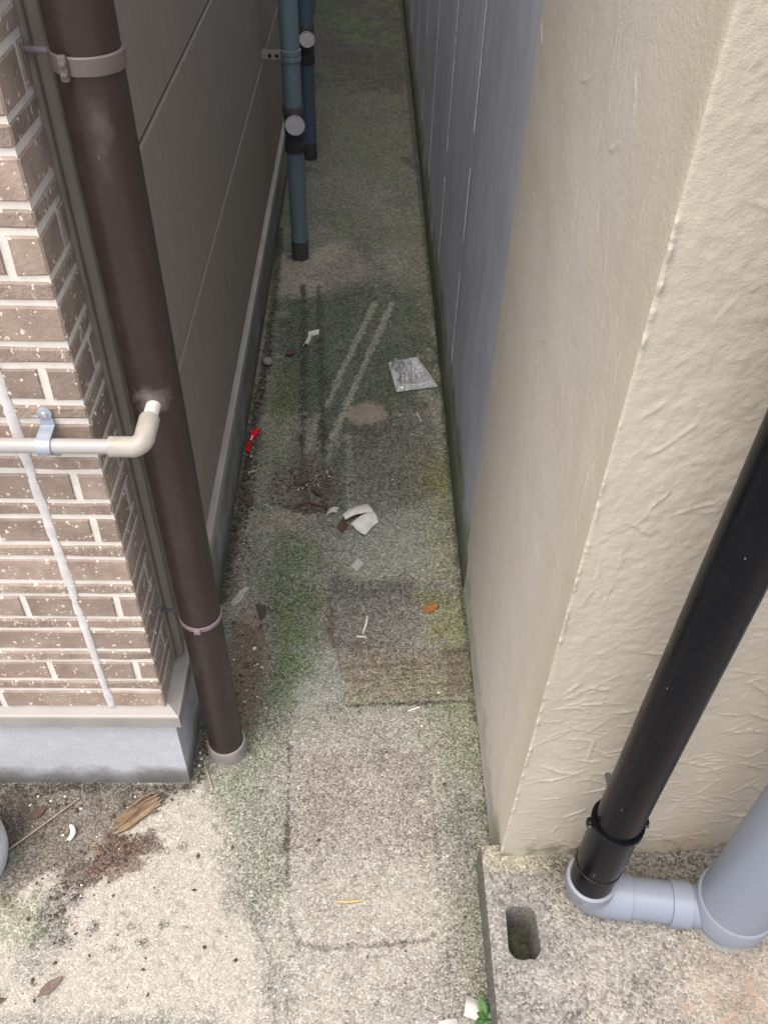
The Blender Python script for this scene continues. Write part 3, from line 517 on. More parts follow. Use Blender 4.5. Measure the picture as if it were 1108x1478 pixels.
def lattice(name, cells_fn, x0, x1, y0, y1, st, colfn, mat, z0):
    nx = int(round((x1-x0)/st)); ny = int(round((y1-y0)/st))
    xs = x0+st*np.arange(nx+1); ys = y0+st*np.arange(ny+1)
    X, Y = np.meshgrid(xs, ys); cx = (X[:-1, :-1]+st/2); cy = (Y[:-1, :-1]+st/2)
    keep = cells_fn(cx, cy); idx = np.arange((nx+1)*(ny+1)).reshape(ny+1, nx+1)
    q = np.stack([idx[:-1, :-1][keep], idx[:-1, 1:][keep], idx[1:, 1:][keep], idx[1:, :-1][keep]], 1)
    used = np.unique(q); re = np.full(idx.size, -1); re[used] = np.arange(len(used)); q = re[q]
    x = X.ravel()[used]; y = Y.ravel()[used]; hg = np.zeros(len(x))
    col, hg = colfn(x, y, hg)
    me = bpy.data.meshes.new(name); me.vertices.add(len(x)); me.vertices.foreach_set('co', np.stack([x, y, z0+hg], 1).astype(np.float32).ravel())
    me.loops.add(q.size); me.loops.foreach_set('vertex_index', q.ravel().astype(np.int32))
    me.polygons.add(len(q)); me.polygons.foreach_set('loop_start', (np.arange(len(q))*4).astype(np.int32))
    me.update(calc_edges=True); me.validate()
    at = me.color_attributes.new('stain', 'FLOAT_COLOR', 'POINT')
    at.data.foreach_set('color', np.concatenate([np.clip(col, .005, .9), ((.36+.54*(1-sstep(.14, .34, col.mean(1))))*(1-.62*sstep(.09, .17, (col[:, 0]-col[:, 1])/col.mean(1))))[:, None]], 1).astype(np.float32).ravel())
    me.shade_smooth(); me.materials.append(M[mat])
    return link(bpy.data.objects.new(name, me))

def floor_col(x, y, hg):
    n1 = fbm(x, y, .35, 4, 1); n2 = fbm(x, y, .06, 5, 2, .65); n3 = fbm(x, y, .02, 4, 3, .7)
    base = np.array([.185, .187, .155])[None]*np.ones((len(x), 1))
    far = sstep(2.6, 4.5, y)[:, None]; base = base*(1-far)+np.array([.066, .067, .055])*far  # distant floor colour lowered to stand in for the deep alley shade
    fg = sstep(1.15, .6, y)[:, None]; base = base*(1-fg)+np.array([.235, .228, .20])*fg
    g = sstep(.46, .64, n1*.6+n2*.4)[:, None]*.78*(1-fg*.8)
    base = base*(1-g)+np.array([.072, .105, .048])*g
    base *= (.5+1.0*n2)[:, None]*(.72+.56*n3)[:, None]
    out = np.clip(sstep(.36, .22, y)+sstep(-.72, -.88, x), 0, 1)[:, None]; base = paint(x, y, base, FEATS, hg); base = base*(1-out)+np.array([.31, .295, .255])*(.75+.5*n2)[:, None]*out
    hg += (n2-.5)*.0016+(n1-.5)*.003
    dark = sstep(.62, .78, fbm(x, y, .012, 3, 77))[:, None]*.35
    base = base*(1-dark)+base*.45*dark
    return base, hg
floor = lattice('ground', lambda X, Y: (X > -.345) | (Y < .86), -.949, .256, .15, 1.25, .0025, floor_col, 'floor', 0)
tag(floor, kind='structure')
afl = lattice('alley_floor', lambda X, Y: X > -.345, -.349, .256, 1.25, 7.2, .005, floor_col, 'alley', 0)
tag(afl, kind='structure')
outer = G().add([(-60, -60, -.012), (60, -60, -.012), (60, 60, -.012), (-60, 60, -.012)], [(0, 1, 2, 3)]).build('street_ground', 'outer'); tag(outer, kind='structure')
o2 = G().box((-.345, 7.199, -.01), (.256, 12, -.002)).build('alley_ground', 'outer'); tag(o2, kind='structure')

# ------------------------------------------------------------------ raised paving with hollow block on the right
PZ = .08; BX0, BX1, BY0, BY1 = .219, .326, .245, .628
def rr(cx, cy, hx, hy, r, n=6):
    p = []
    for k, (sx_, sy_) in enumerate(((1, 1), (-1, 1), (-1, -1), (1, -1))):
        for j in range(n+1):
            a = pi/2*(k+j/n); p.append((cx+sx_*(hx-r)+r*cos(a), cy+sy_*(hy-r)+r*sin(a)))
    return p
HOLES = [(.274, .526, .0245, .041), (.274, .325, .0245, .041)]
def pave_col(x, y, hg):
    n2 = fbm(x, y, .05, 5, 12, .65); n1 = fbm(x, y, .2, 3, 14); n3 = fbm(x, y, .011, 4, 15, .7)
    b = np.array([.25, .236, .208])*np.ones((len(x), 1))
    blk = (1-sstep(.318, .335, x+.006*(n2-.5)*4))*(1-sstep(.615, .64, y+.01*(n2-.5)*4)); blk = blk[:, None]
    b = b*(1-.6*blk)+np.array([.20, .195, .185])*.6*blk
    rust = (sstep(.50, .62, x+.16*(n1-.5))*sstep(.60, .46, y+.1*(n2-.5)))[:, None]*.18
    b = b*(1-rust)+np.array([.36, .25, .15])*rust
    o = sstep(.60, .70, fbm(x, y, .03, 3, 61))[:, None]*.2*sstep(.4, .5, x)[:, None]
    b = b*(1-o)+np.array([.40, .20, .10])*o
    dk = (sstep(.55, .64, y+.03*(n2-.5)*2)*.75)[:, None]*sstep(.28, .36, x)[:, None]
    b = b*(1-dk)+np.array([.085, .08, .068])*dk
    my = (sstep(.60, .64, y)*(1-sstep(.30, .37, x)))[:, None]*.4; b = b*(1-my)+np.array([.25, .235, .14])*my
    b *= (.55+.85*n2)[:, None]*(.75+.5*n3)[:, None]
    hg += (n2-.5)*.003+(n3-.5)*.0016
    # slightly rounded, worn outer edge
    e = np.clip((x-.2195)/.012, 0, 1); hg -= (1-e)**2*.006*(.5+n2)
    return b, hg
def pave_cells(X, Y):
    k = np.ones(X.shape, bool)
    for cx, cy, hx, hy in HOLES: k &= ~((abs(X-cx) < hx+.010) & (abs(Y-cy) < hy+.010))
    return k
st = .004
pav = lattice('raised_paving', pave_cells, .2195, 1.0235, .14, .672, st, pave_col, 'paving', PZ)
tag(pav, kind='structure')
# ring round each hole + walls of the hole, left face, underside body
def attr_fill(o, c):
    at = o.data.color_attributes.new('stain', 'FLOAT_COLOR', 'POINT'); n = len(o.data.vertices)
    at.data.foreach_set('color', np.tile(np.array([*c, 1], np.float32), n)); return o
for cx, cy, hx, hy in HOLES:
    g = G(); inn = rr(cx, cy, hx, hy, .016)
    L = len(inn); out = []
    xs = [.2195+st*k for k in range(210)]; ys = [.14+st*k for k in range(140)]
    lox = min(x for x in xs if abs(x+st/2-cx) < hx+.010); hix = max(x for x in xs if abs(x+st/2-cx) < hx+.010)+st
    loy = min(y for y in ys if abs(y+st/2-cy) < hy+.010); hiy = max(y for y in ys if abs(y+st/2-cy) < hy+.010)+st
    for (x, y) in inn:
        dx, dy = x-cx, y-cy; t = min(((hix-cx) if dx > 0 else (lox-cx))/dx if abs(dx) > 1e-9 else 1e9, ((hiy-cy) if dy > 0 else (loy-cy))/dy if abs(dy) > 1e-9 else 1e9)
        out.append((cx+dx*t, cy+dy*t))
    jit = [random.uniform(-.0012, .0012) for _ in inn]
    rings = [[(x-.001*0, y, PZ-.0006) for x, y in out], [(cx+(x-cx)*1.06+jit[i], cy+(y-cy)*1.04-jit[i], PZ) for i, (x, y) in enumerate(inn)], [(x+jit[i], y+jit[i], PZ-.004) for i, (x, y) in enumerate(inn)],
             [(cx+(x-cx)*.9, cy+(y-cy)*.93, PZ-.07) for x, y in inn], [(cx+(x-cx)*.86, cy+(y-cy)*.9, PZ-.11) for x, y in inn]]
    vs = [p for r in rings for p in r]; fs = []
    for k in range(4):
        for j in range(L): fs.append((k*L+j, k*L+(j+1) % L, (k+1)*L+(j+1) % L, (k+1)*L+j))
    o = G().add(vs, fs).build('block_hole', 'block', pav, True); attr_fill(o, (.115, .112, .10)); o.data.color_attributes['stain'].data.foreach_set('color', np.array([(.205, .197, .18, .9) if v.co.z > PZ-.002 else (.115, .112, .10, .9) for v in o.data.vertices], np.float32).ravel())  # hole walls coloured darker than the rim, putting recess shade into the colour
    # silt and leaf litter in the bottom
    gx, gy = 9, 13; vs = []; fs = []
    for j in range(gy):
        for i in range(gx):
            vs.append((cx-hx*1.0+2*hx*i/(gx-1), cy-hy*1.0+2*hy*j/(gy-1), PZ-.088+random.uniform(0, .012)))
    for j in range(gy-1):
        for i in range(gx-1): fs.append((j*gx+i, j*gx+i+1, (j+1)*gx+i+1, (j+1)*gx+i))
    G().add(vs, fs).build('silt', 'dirtpit', pav, True)
n = 60; vs = []; fs = []
for k in range(n+1):
    y = .14+(.672-.14)*k/n
    for j, (x, z) in enumerate(((.2195, PZ-.0058), (.2185, PZ-.02), (.2165, PZ-.045), (.219, -.01))):
        vs.append((x+random.uniform(-.0012, .0012)*(j > 0), y, z))
for k in range(n):
    for j in range(3): fs.append((k*4+j, (k+1)*4+j, (k+1)*4+j+1, k*4+j+1))
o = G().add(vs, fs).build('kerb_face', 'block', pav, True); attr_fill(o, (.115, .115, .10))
o = G().box((.2235, .135, -.011), (3.2, .139, PZ-.002)).build('paving_edge', 'block', pav); attr_fill(o, (.25, .24, .2))
o = G().box((1.0235, .14, -.011), (3.2, .70, PZ-.001)).build('paving_slab', 'paving', pav); attr_fill(o, (.235, .21, .178))

# ------------------------------------------------------------------ left house
LH = 2.5; RH = 1.9; AL = 11.0  # unseen wall tops kept low to let more sky light into the alley
house = empty('brick_house', (-.322, .833, 0), 'house with speckled brown brick front, grey foundation and dark taupe side siding', 'house')
G().box((-3.2, .833, -.06), (-.322, AL, .258)).build('foundation', 'foundation', house)
fw = G().box((-3.2, .8324, .2605), (-.3308, .925, LH)).build('front_wall', 'mortar', house)
sw = G().box((-.5, .926, .2605), (-.352, AL, LH)).build('side_wall', 'trim', house)
G().box((-3.4, .70, LH+.002), (-.33, AL+.2, LH+.10)).build('roof', 'roof', house)
prof = [(-.009, .2720), (.011, .2555), (.0145, .2535), (.0155, .2505), (.0155, .2235), (.0125, .2235), (.0125, .2490), (-.009, .2630)]
vs = []; fs = []; npf = len(prof)
for st_ in range(3):
    for o_, z in prof:
        vs.append(((-3.2, .833-o_, z), (-.322+o_, .833-o_, z), (-.322+o_, AL, z))[st_])
for st_ in range(2):
    for j in range(npf): fs.append((st_*npf+j, (st_+1)*npf+j, (st_+1)*npf+(j+1) % npf, st_*npf+(j+1) % npf))
fs += [tuple(range(npf)), tuple(range(2*npf, 3*npf))[::-1]]
G().add(vs, fs).build('drip_flashing', 'flashing', house)
# siding boards on the alley side
for k, (z0, z1) in enumerate([(.2645, .6660), (.6700, 1.0545), (1.0585, 1.4545), (1.4585, 1.8545), (1.8585, 2.2545), (2.2585, LH-.002)]):
    c = .0035; x0, x1 = -.356, -.3185
    p = [(x0, .946, z0), (x1-c, .946, z0), (x1, .946, z0+c*1.6), (x1, .946, z1-c), (x1-c, .946, z1), (x0, .946, z1)]
    G().extr(p, (0, AL-.946, 0)).build('siding_board', 'siding', sw)
# corner trim: two ridges
p = [(-.356, .9195), (-.3265, .9195), (-.3245, .9215), (-.3245, .929), (-.3262, .930), (-.3262, .933), (-.3225, .9335), (-.3145, .9355), (-.3130, .9375), (-.3130, .9445), (-.3145, .946), (-.329, .9465), (-.356, .9465)]
G().extr([(x, y, .2745) for x, y in p], (0, 0, LH-.28)).build('corner_trim', 'trim', house)
# bricks
MB = {}
def brick_mesh(wd, hh, narrow, var):
    key = (round(wd, 3), round(hh, 4), narrow, var)
    if key in MB: return MB[key]
    r = random.Random(hash(key) % 99991); nc = 5; vs = []; fs = []
    jt = .0022 if narrow else .0011
    for i in range(nc):
        x = -wd/2+wd*i/(nc-1); ins = .0022 if i in (0, nc-1) else 0; sx_ = 1 if i == 0 else (-1 if i == nc-1 else 0)
        a, b, c, d = (r.uniform(-jt, jt) for _ in range(4))
        vs += [(x, .008, -hh/2), (x, .0022, -hh/2+a*.5), (x+sx_*ins, c*.5, -hh/2+.0022+a), (x+sx_*ins, d*.5, hh/2-.0030+b), (x, .0026, hh/2+b*.5), (x, .008, hh/2)]
    for i in range(nc-1):
        for j in range(5): fs.append((i*6+j, (i+1)*6+j, (i+1)*6+j+1, i*6+j+1))
    fs += [tuple(range(6)), tuple((nc-1)*6+j for j in range(6))[::-1]]
    me = bpy.data.meshes.new('brick'); me.from_pydata(vs, [], fs); me.update(); me.materials.append(M['bricknarrow' if narrow else 'brick'])
    b = bmesh.new(); b.from_mesh(me); bmesh.ops.recalc_face_normals(b, faces=b.faces); b.to_mesh(me); b.free()
    MB[key] = me; return me
HO = house.location
def put_brick(x0, x1, z0, z1, narrow, face='front'):
    me = brick_mesh(x1-x0, z1-z0, narrow, random.randrange(3)); o = bpy.data.objects.new('brick', me)
    j = random.uniform(-.0009, .0009)
    if face == 'front': p = Vector(((x0+x1)/2, .830+j, (z0+z1)/2))
    else: p = Vector((-.329+j, (x0+x1)/2, (z0+z1)/2)); o.rotation_euler = (0, 0, pi/2)
    o.location = p-HO; link(o, fw)
def corner_brick(x0, y1, z0, z1, narrow):
    cols = []; X, Y = -.3390, .840; jt = .002 if narrow else .001
    def pt(i, d):
        if i == 0: return (x0, Y-d)
        if i == 1: return ((x0+X)/2, Y-d)
        if i == 2: return (X+max(d-.0025, 0), Y-d)
        if i == 3: return (X+d, Y-max(d-.0025, 0))
        return (X+d, y1)
    vs = []; fs = []
    for i in range(5):
        a, b = random.uniform(-jt, jt), random.uniform(-jt, jt)
        for d, z in ((.001, z0), (.0080, z0+a*.5), (.010, z0+.0022+a), (.010, z1-.0030+b), (.0075, z1+b*.5), (.001, z1)):
            if i == 0 and d > .009: x, y = pt(0, d); x += .0022
            elif i == 4 and d > .009: x, y = pt(4, d); y -= .0022
            else: x, y = pt(i, d)
            vs.append((x, y, z))
    for i in range(4):
        for j in range(5): fs.append((i*6+j, (i+1)*6+j, (i+1)*6+j+1, i*6+j+1))
    fs += [tuple(range(6)), tuple(24+j for j in range(6))[::-1]]
    c = Vector(((x0+X)/2, Y, (z0+z1)/2))
    o = mk('brick', [(x-c.x, y-c.y, z-c.z) for x, y, z in vs], fs, 'bricknarrow' if narrow else 'brick', fw, False, c-HO); fix(o)
AROWS = {1, 3, 5, 6, 8, 10, 12, 14, 16, 18}
rest = G(); nb = 0; HJ = .0085; XL = -.80
for i in range(53):
    for narrow in (False, True):
        zb = .2685+.0815*i+(0 if not narrow else .0528); z0, z1 = zb, zb+(.0446 if not narrow else .0207)
        if z1 > LH-.02: continue
        if narrow: first = -.4205; step = .41
        elif i in AROWS or (i > 18 and i % 2 == 0): first = -.361-(.008 if i in (6, 8, 10) else 0); step = .137
        else: first = -.42; step = .182
        heads = [first-step*k for k in range(22)]; heads = [h for h in heads if h > -3.15]+[-3.19]
        y1 = .8935 if (not narrow and (i in AROWS)) else .9185
        if i <= 17:
            corner_brick(first+HJ/2, y1, z0, z1, narrow)
            if y1 < .9: put_brick(y1+.0065, .9185, z0, z1, narrow, 'side')
            for k in range(len(heads)-1):
                a, b = heads[k+1]+HJ/2, heads[k]-HJ/2
                if a > XL-.12: put_brick(a, b, z0, z1, narrow); nb += 1
                else: rest.box((a, 0.8302, z0), (b, .8425, z1))
        else:
            rest.box((first+HJ/2, .8302, z0), (-.3292, .8425, z1)); rest.box((-.3425, .8426, z0), (-.3292, .9185, z1))
            for k in range(len(heads)-1): rest.box((heads[k+1]+HJ/2, .8302, z0), (heads[k]-HJ/2, .8425, z1))
o = rest.build('brick_courses', 'brick', fw); tag(o, kind='stuff')
# smeared white sealant line down the brick front
n = 170; vs = []; fs = []
for k in range(n+1):
    z = .2695+(2.3-.2695)*k/n; wv = .0052+.0026*float(vnoise(np.array([z*40]), np.array([0.]), 3)[0]); wob = .0012*(float(vnoise(np.array([z*22]), np.array([5.]), 4)[0])-.5)
    ph = ((z-.2685) % .0815); dip = .0012 if (.0446 < ph < .0528 or ph > .0735) else 0
    for j, (t, d) in enumerate(((-1, -.0006), (-.75, .0008), (0, .0013), (.75, .0008), (1, -.0006))):
        vs.append((-.4215+wob+t*wv, .8300-d+dip, z))
for k in range(n):
    for j in range(4): fs.append((k*5+j, k*5+j+1, (k+1)*5+j+1, (k+1)*5+j))
fs += [tuple(range(5)), tuple(n*5+j for j in range(5))]
G().add(vs, fs).build('sealant_line', 'sealant', house, True)

# ------------------------------------------------------------------ right house
shouse = empty('stucco_house', (.248, .652, 0), 'house with trowelled beige stucco corner and grey painted side wall', 'house')
RX, RY = .248, .652
s_ = np.concatenate([np.arange(-.700, -.012, .0032), np.arange(-.012, .012, .0012), np.arange(.012, .72, .0023)]); s_ = s_[np.concatenate([[True], np.diff(s_) > .0007])]; z_ = np.arange(-.02, 1.76, .0024)
Sg, Zg = np.meshgrid(s_, z_); H = np.zeros_like(Sg)
H += (fbm(Sg, Zg, .22, 3, 201)-.5)*.005+(fbm(Sg, Zg, .05, 3, 202)-.5)*.0008
peel = fbm(Sg, Zg, .011, 3, 203, .5)
peelamp = np.where(Sg > 0, .35+.65*sstep(.35, .8, Zg+.3*(fbm(Sg, Zg, .2, 2, 9)-.5)), .18)
H += (peel-.5)*.0019*peelamp
def strokes(N, smin, smax, zmin, zmax, angfn, lo, hi, amp, seed):
    r = np.random.default_rng(seed)
    for _ in range(N):
        sc_, zc = r.uniform(smin, smax), r.uniform(zmin, zmax); L = r.uniform(lo, hi); th = angfn(sc_, zc, r); cv = r.normal(0, 1)*2.6; A = amp*r.uniform(.35, 1.2); wd = r.uniform(.0011, .0021)
        i0, i1 = np.searchsorted(s_, [sc_-L*.7, sc_+L*.7]); j0, j1 = np.searchsorted(z_, [zc-L*.7, zc+L*.7])
        if i1-i0 < 2 or j1-j0 < 2: continue
        a = Sg[j0:j1, i0:i1]-sc_; b = Zg[j0:j1, i0:i1]-zc
        t = a*cos(th)+b*sin(th); d = -a*sin(th)+b*cos(th)+cv*t*t+.0035*(vnoise(t*70, t*0+seed, int(r.integers(999)))-.5)
        win = np.clip(1-(2*t/L)**2, 0, 1)**.6
        brk = sstep(.25, .55, vnoise(t*38, t*0, int(r.integers(9999))))
        ridge = np.exp(-(d/wd)**2)*brk; flat = sstep(-.035, 0, d)*(d < 0)
        sub = H[j0:j1, i0:i1]
        sub += A*win*ridge; sub -= A*.16*win*flat
def fang(s, z, r):
    if z > .75: return r.normal(.95, .35)
    if z > .45: return r.normal(.35, .4)
    return r.normal(.05, .45)
strokes(80, .02, .72, .1, 1.7, fang, .05, .24, .0019, 5)
strokes(420, .02, .72, .08, .62, lambda s, z, r: r.normal(.05, .55), .02, .085, .0019, 6)
strokes(260, .02, .72, .4, 1.7, lambda s, z, r: r.normal(.6, .8), .015, .05, .0013, 16)
strokes(34, -.69, -.05, 0, 1.7, lambda s, z, r: r.normal(pi/2+.1, .25), .04, .2, .0010, 8)
strokes(70, -.69, -.03, .8, 1.7, lambda s, z, r: r.normal(pi/2, .6), .03, .09, .0013, 9)
# plaster crest left standing along the corner
nc_ = fbm(Sg*0+3, Zg, .022, 4, 301, .7); nf = fbm(Sg, Zg, .006, 3, 302, .6)
cx_ = .003+.007*(fbm(Sg*0, Zg, .09, 3, 303)-.5)
crest = np.exp(-((Sg-cx_)/.0030)**2)*(.0004+.0036*sstep(.36, .70, nc_))*(.35+1.2*nf)
H *= .25+.75*sstep(0, .03, abs(Sg))
crest *= .12+.88*sstep(.40, .58, fbm(Sg*0+8, Zg, .13, 3, 333))
H -= .0022*sstep(-.09, -.03, Sg)*sstep(-.0, -.006, Sg)*sstep(1.5, .9, Zg)   # trowelled-down band beside the corner
t_ = sstep(-.0045, .0045, Sg)                       # normal turns from the side (-x) to the front (-y)
jag = (fbm(Sg*0, Zg, .02, 3, 310)-.5)*.007+(fbm(Sg*0, Zg, .16, 2, 311)-.5)*.012
sh = np.where(Sg < -.66, jag*sstep(-.66, -.70, Sg), 0)
PX = np.where(Sg < 0, RX, RX+Sg); PY = np.where(Sg < 0, RY-Sg+sh, RY+.03*Sg)
nx_ = -(1-t_); ny_ = -t_; ln = np.hypot(nx_, ny_); nx_ /= ln; ny_ /= ln
rnd_ = np.exp(-(Sg/.004)**2)*.0016                # rounded arris
PX = PX+nx_*(H-rnd_)-.30*crest; PY = PY+ny_*(H-rnd_)-.92*crest
# foot of the corner runs out slightly
nzv, nsv = Sg.shape; idx = np.arange(nzv*nsv).reshape(nzv, nsv)
q = np.stack([idx[:-1, :-1].ravel(), idx[:-1, 1:].ravel(), idx[1:, 1:].ravel(), idx[1:, :-1].ravel()], 1)
me = bpy.data.meshes.new('stucco_wall'); me.vertices.add(nzv*nsv)
me.vertices.foreach_set('co', np.stack([PX.ravel()-RX, PY.ravel()-RY, Zg.ravel()], 1).astype(np.float32).ravel())
me.loops.add(q.size); me.loops.foreach_set('vertex_index', q.ravel().astype(np.int32)); me.polygons.add(len(q)); me.polygons.foreach_set('loop_start', (np.arange(len(q))*4).astype(np.int32))
me.update(calc_edges=True); me.validate(); me.shade_smooth(); me.materials.append(M['stucco'])
so = link(bpy.data.objects.new('stucco_wall', me), shouse)
G().box((.260, .690, -.05), (3.2, 1.33, RH)).build('upper_wall', 'stucco', shouse) if False else None
G().box((.252, .6575, 1.745), (3.2, 1.33, RH)).build('upper_stucco_wall', 'stucco', shouse)
G().box((.95, .6765, -.05), (3.2, 1.33, 1.744)).build('front_stucco_wall', 'stucco', shouse)
G().box((.268, .70, -.05), (.949, 1.33, 1.744)).build('wall_core', 'stucco', shouse)
G().box((.25, .64, RH+.002), (3.4, AL+.2, RH+.08)).build('roof', 'roof', shouse)
gw = G().box((.275, 1.331, -.05), (3.2, AL, RH)).build('side_wall', 'greywall', shouse)
def wallpanel(y0, y1):
    ny = max(6, int((y1-y0)/.03)); zs = list(np.arange(-.02, .30, .012))+list(np.arange(.30, RH, .06))+[RH]; vs = []; fs = []
    ys = np.linspace(y0, y1, ny+1)
    for y in ys:
        top = .135+.03*(float(fbm(np.array([y]), np.array([0.]), .5, 3, 71)[0])-.5)*2
        for z in zs:
            k = float(sstep(top+.012, top-.03, np.array([z]))[()])
            ed = .0025 if (y == ys[0] or y == ys[-1]) else 0
            vs.append((.2505+ed-k*.005+.0016*(float(fbm(np.array([y]), np.array([z]), .3, 2, 73)[0])-.5), y, z))
    nz = len(zs)
    for i in range(ny):
        for j in range(nz-1): fs.append((i*nz+j, (i+1)*nz+j, (i+1)*nz+j+1, i*nz+j+1))
    o = G().add(vs, fs).build('panel', 'greywall', gw, True); return o
seams = [1.325, 1.996, 2.593, 3.238, 3.817, 4.44, 5.06, 5.68, 6.30, 7.1, 8.0, 9.0, AL]
for a, b in zip(seams[:-1], seams[1:]): wallpanel(a+.001, b-.001)
for sy in seams[1:-4]:
    z = .18
    while z < 1.75:
        L = min(random.uniform(.12, .7), 1.85-z); wv = random.uniform(.0004, .0009)
        G().extr([(.2512, sy-wv, z), (.2493, sy-wv*.6, z), (.2491, sy+wv*.6, z), (.2512, sy+wv, z)], (0, random.uniform(-.002, .002), L)).build('seam_filler', 'seam', gw); z += L+random.choice((.01, .03, .08, .2))
# added unseen wall that keeps light off the far alley floor
bw = empty('light_stop_wall', (0, AL, 0), 'unseen added grey wall keeping light out of the far end of the alley', 'wall')
G().box((-3.2, AL+.21, -.05), (3.2, AL+.35, 2.0)).build('wall_body', 'foundation', bw); G().box((-3.25, AL+.19, 2.001), (3.25, AL+.37, 2.06)).build('coping', 'collar', bw)

# ------------------------------------------------------------------ brown downpipe
bp = empty('downpipe', (-.258, .905, 0), 'thick dark brown plastic downpipe in front of the brick corner', 'pipe')
def bax(z): return Vector((-.258-.0082*z/1.28, .905, z))
G().tube([bax(z) for z in (.004, .5, 1.0, 1.6, LH-.05)], .0333, 48, (True, True)).build('pipe', 'brownpipe', bp, True)
G().lathe(bax(-.01), (0, 0, 1), [(0, .0385), (.046, .0378), (.049, .0368), (.0495, .0335), (.03, .0333)], 48).build('collar', 'collar', bp, True)
def ring(c, r0, r1, h, axis=(0, 0, 1), seg=48):
    b = min(h*.2, .0012); c = Vector(c)-Vector(axis).normalized()*h/2
    return G().lathe(c, axis, [(0, r0), (0, r1-b), (b, r1), (h-b, r1), (h, r1-b), (h, r0)], seg, True)
c = bax(1.278); g = ring(c, .0331, .0362, .0175); cl = g.build('clamp', 'brownclamp', bp, True)
cu = Vector((-.010, -.0352, 0)); g = G()
g.box((c.x-.0185, c.y-.0395, c.z-.0125), (c.x-.0095, c.y-.0325, c.z+.0115), .0025); g.box((c.x-.0175, c.y-.0412, c.z-.008), (c.x-.0105, c.y-.035, c.z-.003), .0015); g.box((c.x-.0175, c.y-.0412, c.z+.001), (c.x-.0105, c.y-.035, c.z+.006), .0015)
g.build('buckle', 'brownclamp', cl, True)
G().tube([c+Vector((-.034, .006, .002)), c+Vector((-.064, .010, .002))], .0033, 12).build('wall_stem', 'brownclamp2', cl, True)
c = bax(.428); g = ring(c, .0331, .0352, .0095); cl = g.build('clamp', 'brownclamp2', bp, True)
G().box((c.x-.006, c.y-.0385, c.z-.007), (c.x+.005, c.y-.033, c.z+.005), .0015).build('buckle', 'brownclamp2', cl, True)
G().tube([c+Vector((-.033, .006, 0)), c+Vector((-.066, .010, 0))], .0028, 12).build('wall_stem', 'darkfit', cl, True)
# ------------------------------------------------------------------ drain pipe along the bricks
dp = empty('drain_pipe', (-.43, .803, .873), 'thin pale drain pipe on the bricks, its beige elbow entering the brown downpipe', 'pipe')
dy, dz = .803, .873
G().tube([(-3.1, dy, dz), (-.8, dy, dz), (-.288, dy, dz)], .0093, 24).build('pipe', 'drainpvc', dp, True)
pts = [(-.302, dy, dz), (-.273, dy, dz)]
for k in range(1, 8):
    a = pi/2*k/8; pts.append((-.273+.011*sin(a)*1.1, dy+.012*(1-cos(a)), dz+.0008*k))
pts += [(-.2605, dy+.015, dz+.008), (-.2605, dy+.043, dz+.009)]
G().tube(pts, [.0128]*len(pts), 28).build('elbow', 'elbow', dp, True)
G().tube([(-.2605, dy+.040, dz+.009), (-.2605, dy+.078, dz+.009)], .0093, 24).build('stub', 'sealant', dp, True)
# saddle clamp: strap over the pipe, ears on the brick, screw
w0, w1 = -.3870, -.3700; path = []
for (y, z) in [(.8285, .9075), (.8265, .886)]: path.append((y, z))
for k in range(9):
    a = pi/2-pi*k/8; path.append((dy-.0105*cos(a), dz+.0105*sin(a)))
path += [(.8265, .860), (.8285, .842)]
vs = []; fs = []; n = len(path)
for k, (y, z) in enumerate(path):
    y0, z0 = path[max(k-1, 0)]; y1, z1 = path[min(k+1, n-1)]; t = Vector((y1-y0, z1-z0)).normalized(); nn = Vector((t.y, -t.x))*.0014
    if k == 0 or k == n-1: e = .0025
    else: e = 0
    for (x, sgn) in ((w0+e, -1), (w1-e, -1), (w1-e, 1), (w0+e, 1)): vs.append((x, y+nn.x*sgn, z+nn.y*sgn))
for k in range(n-1):
    for j in range(4): fs.append((k*4+j, k*4+(j+1) % 4, (k+1)*4+(j+1) % 4, (k+1)*4+j))
fs += [(0, 1, 2, 3), tuple((n-1)*4+j for j in range(4))]
sc = G().add(vs, fs).build('saddle_clamp', 'steel', dp, True)
xm = (w0+w1)/2
G().lathe((xm, .8275, .9035), (0, -1, 0), [(0, .0088), (.0022, .0088), (.0026, .0082)], 24).build('upper_ear', 'steel', sc, True)
G().lathe((xm, .8275, .846), (0, -1, 0), [(0, .0088), (.0022, .0088), (.0026, .0082)], 24).build('lower_ear', 'steel', sc, True)
G().lathe((xm, .8252, .9035), (0, -1, 0), [(0, .0040), (.0012, .0038), (.0026, .0022), (.0029, .0006)], 20).build('screw', 'screw', sc, True)

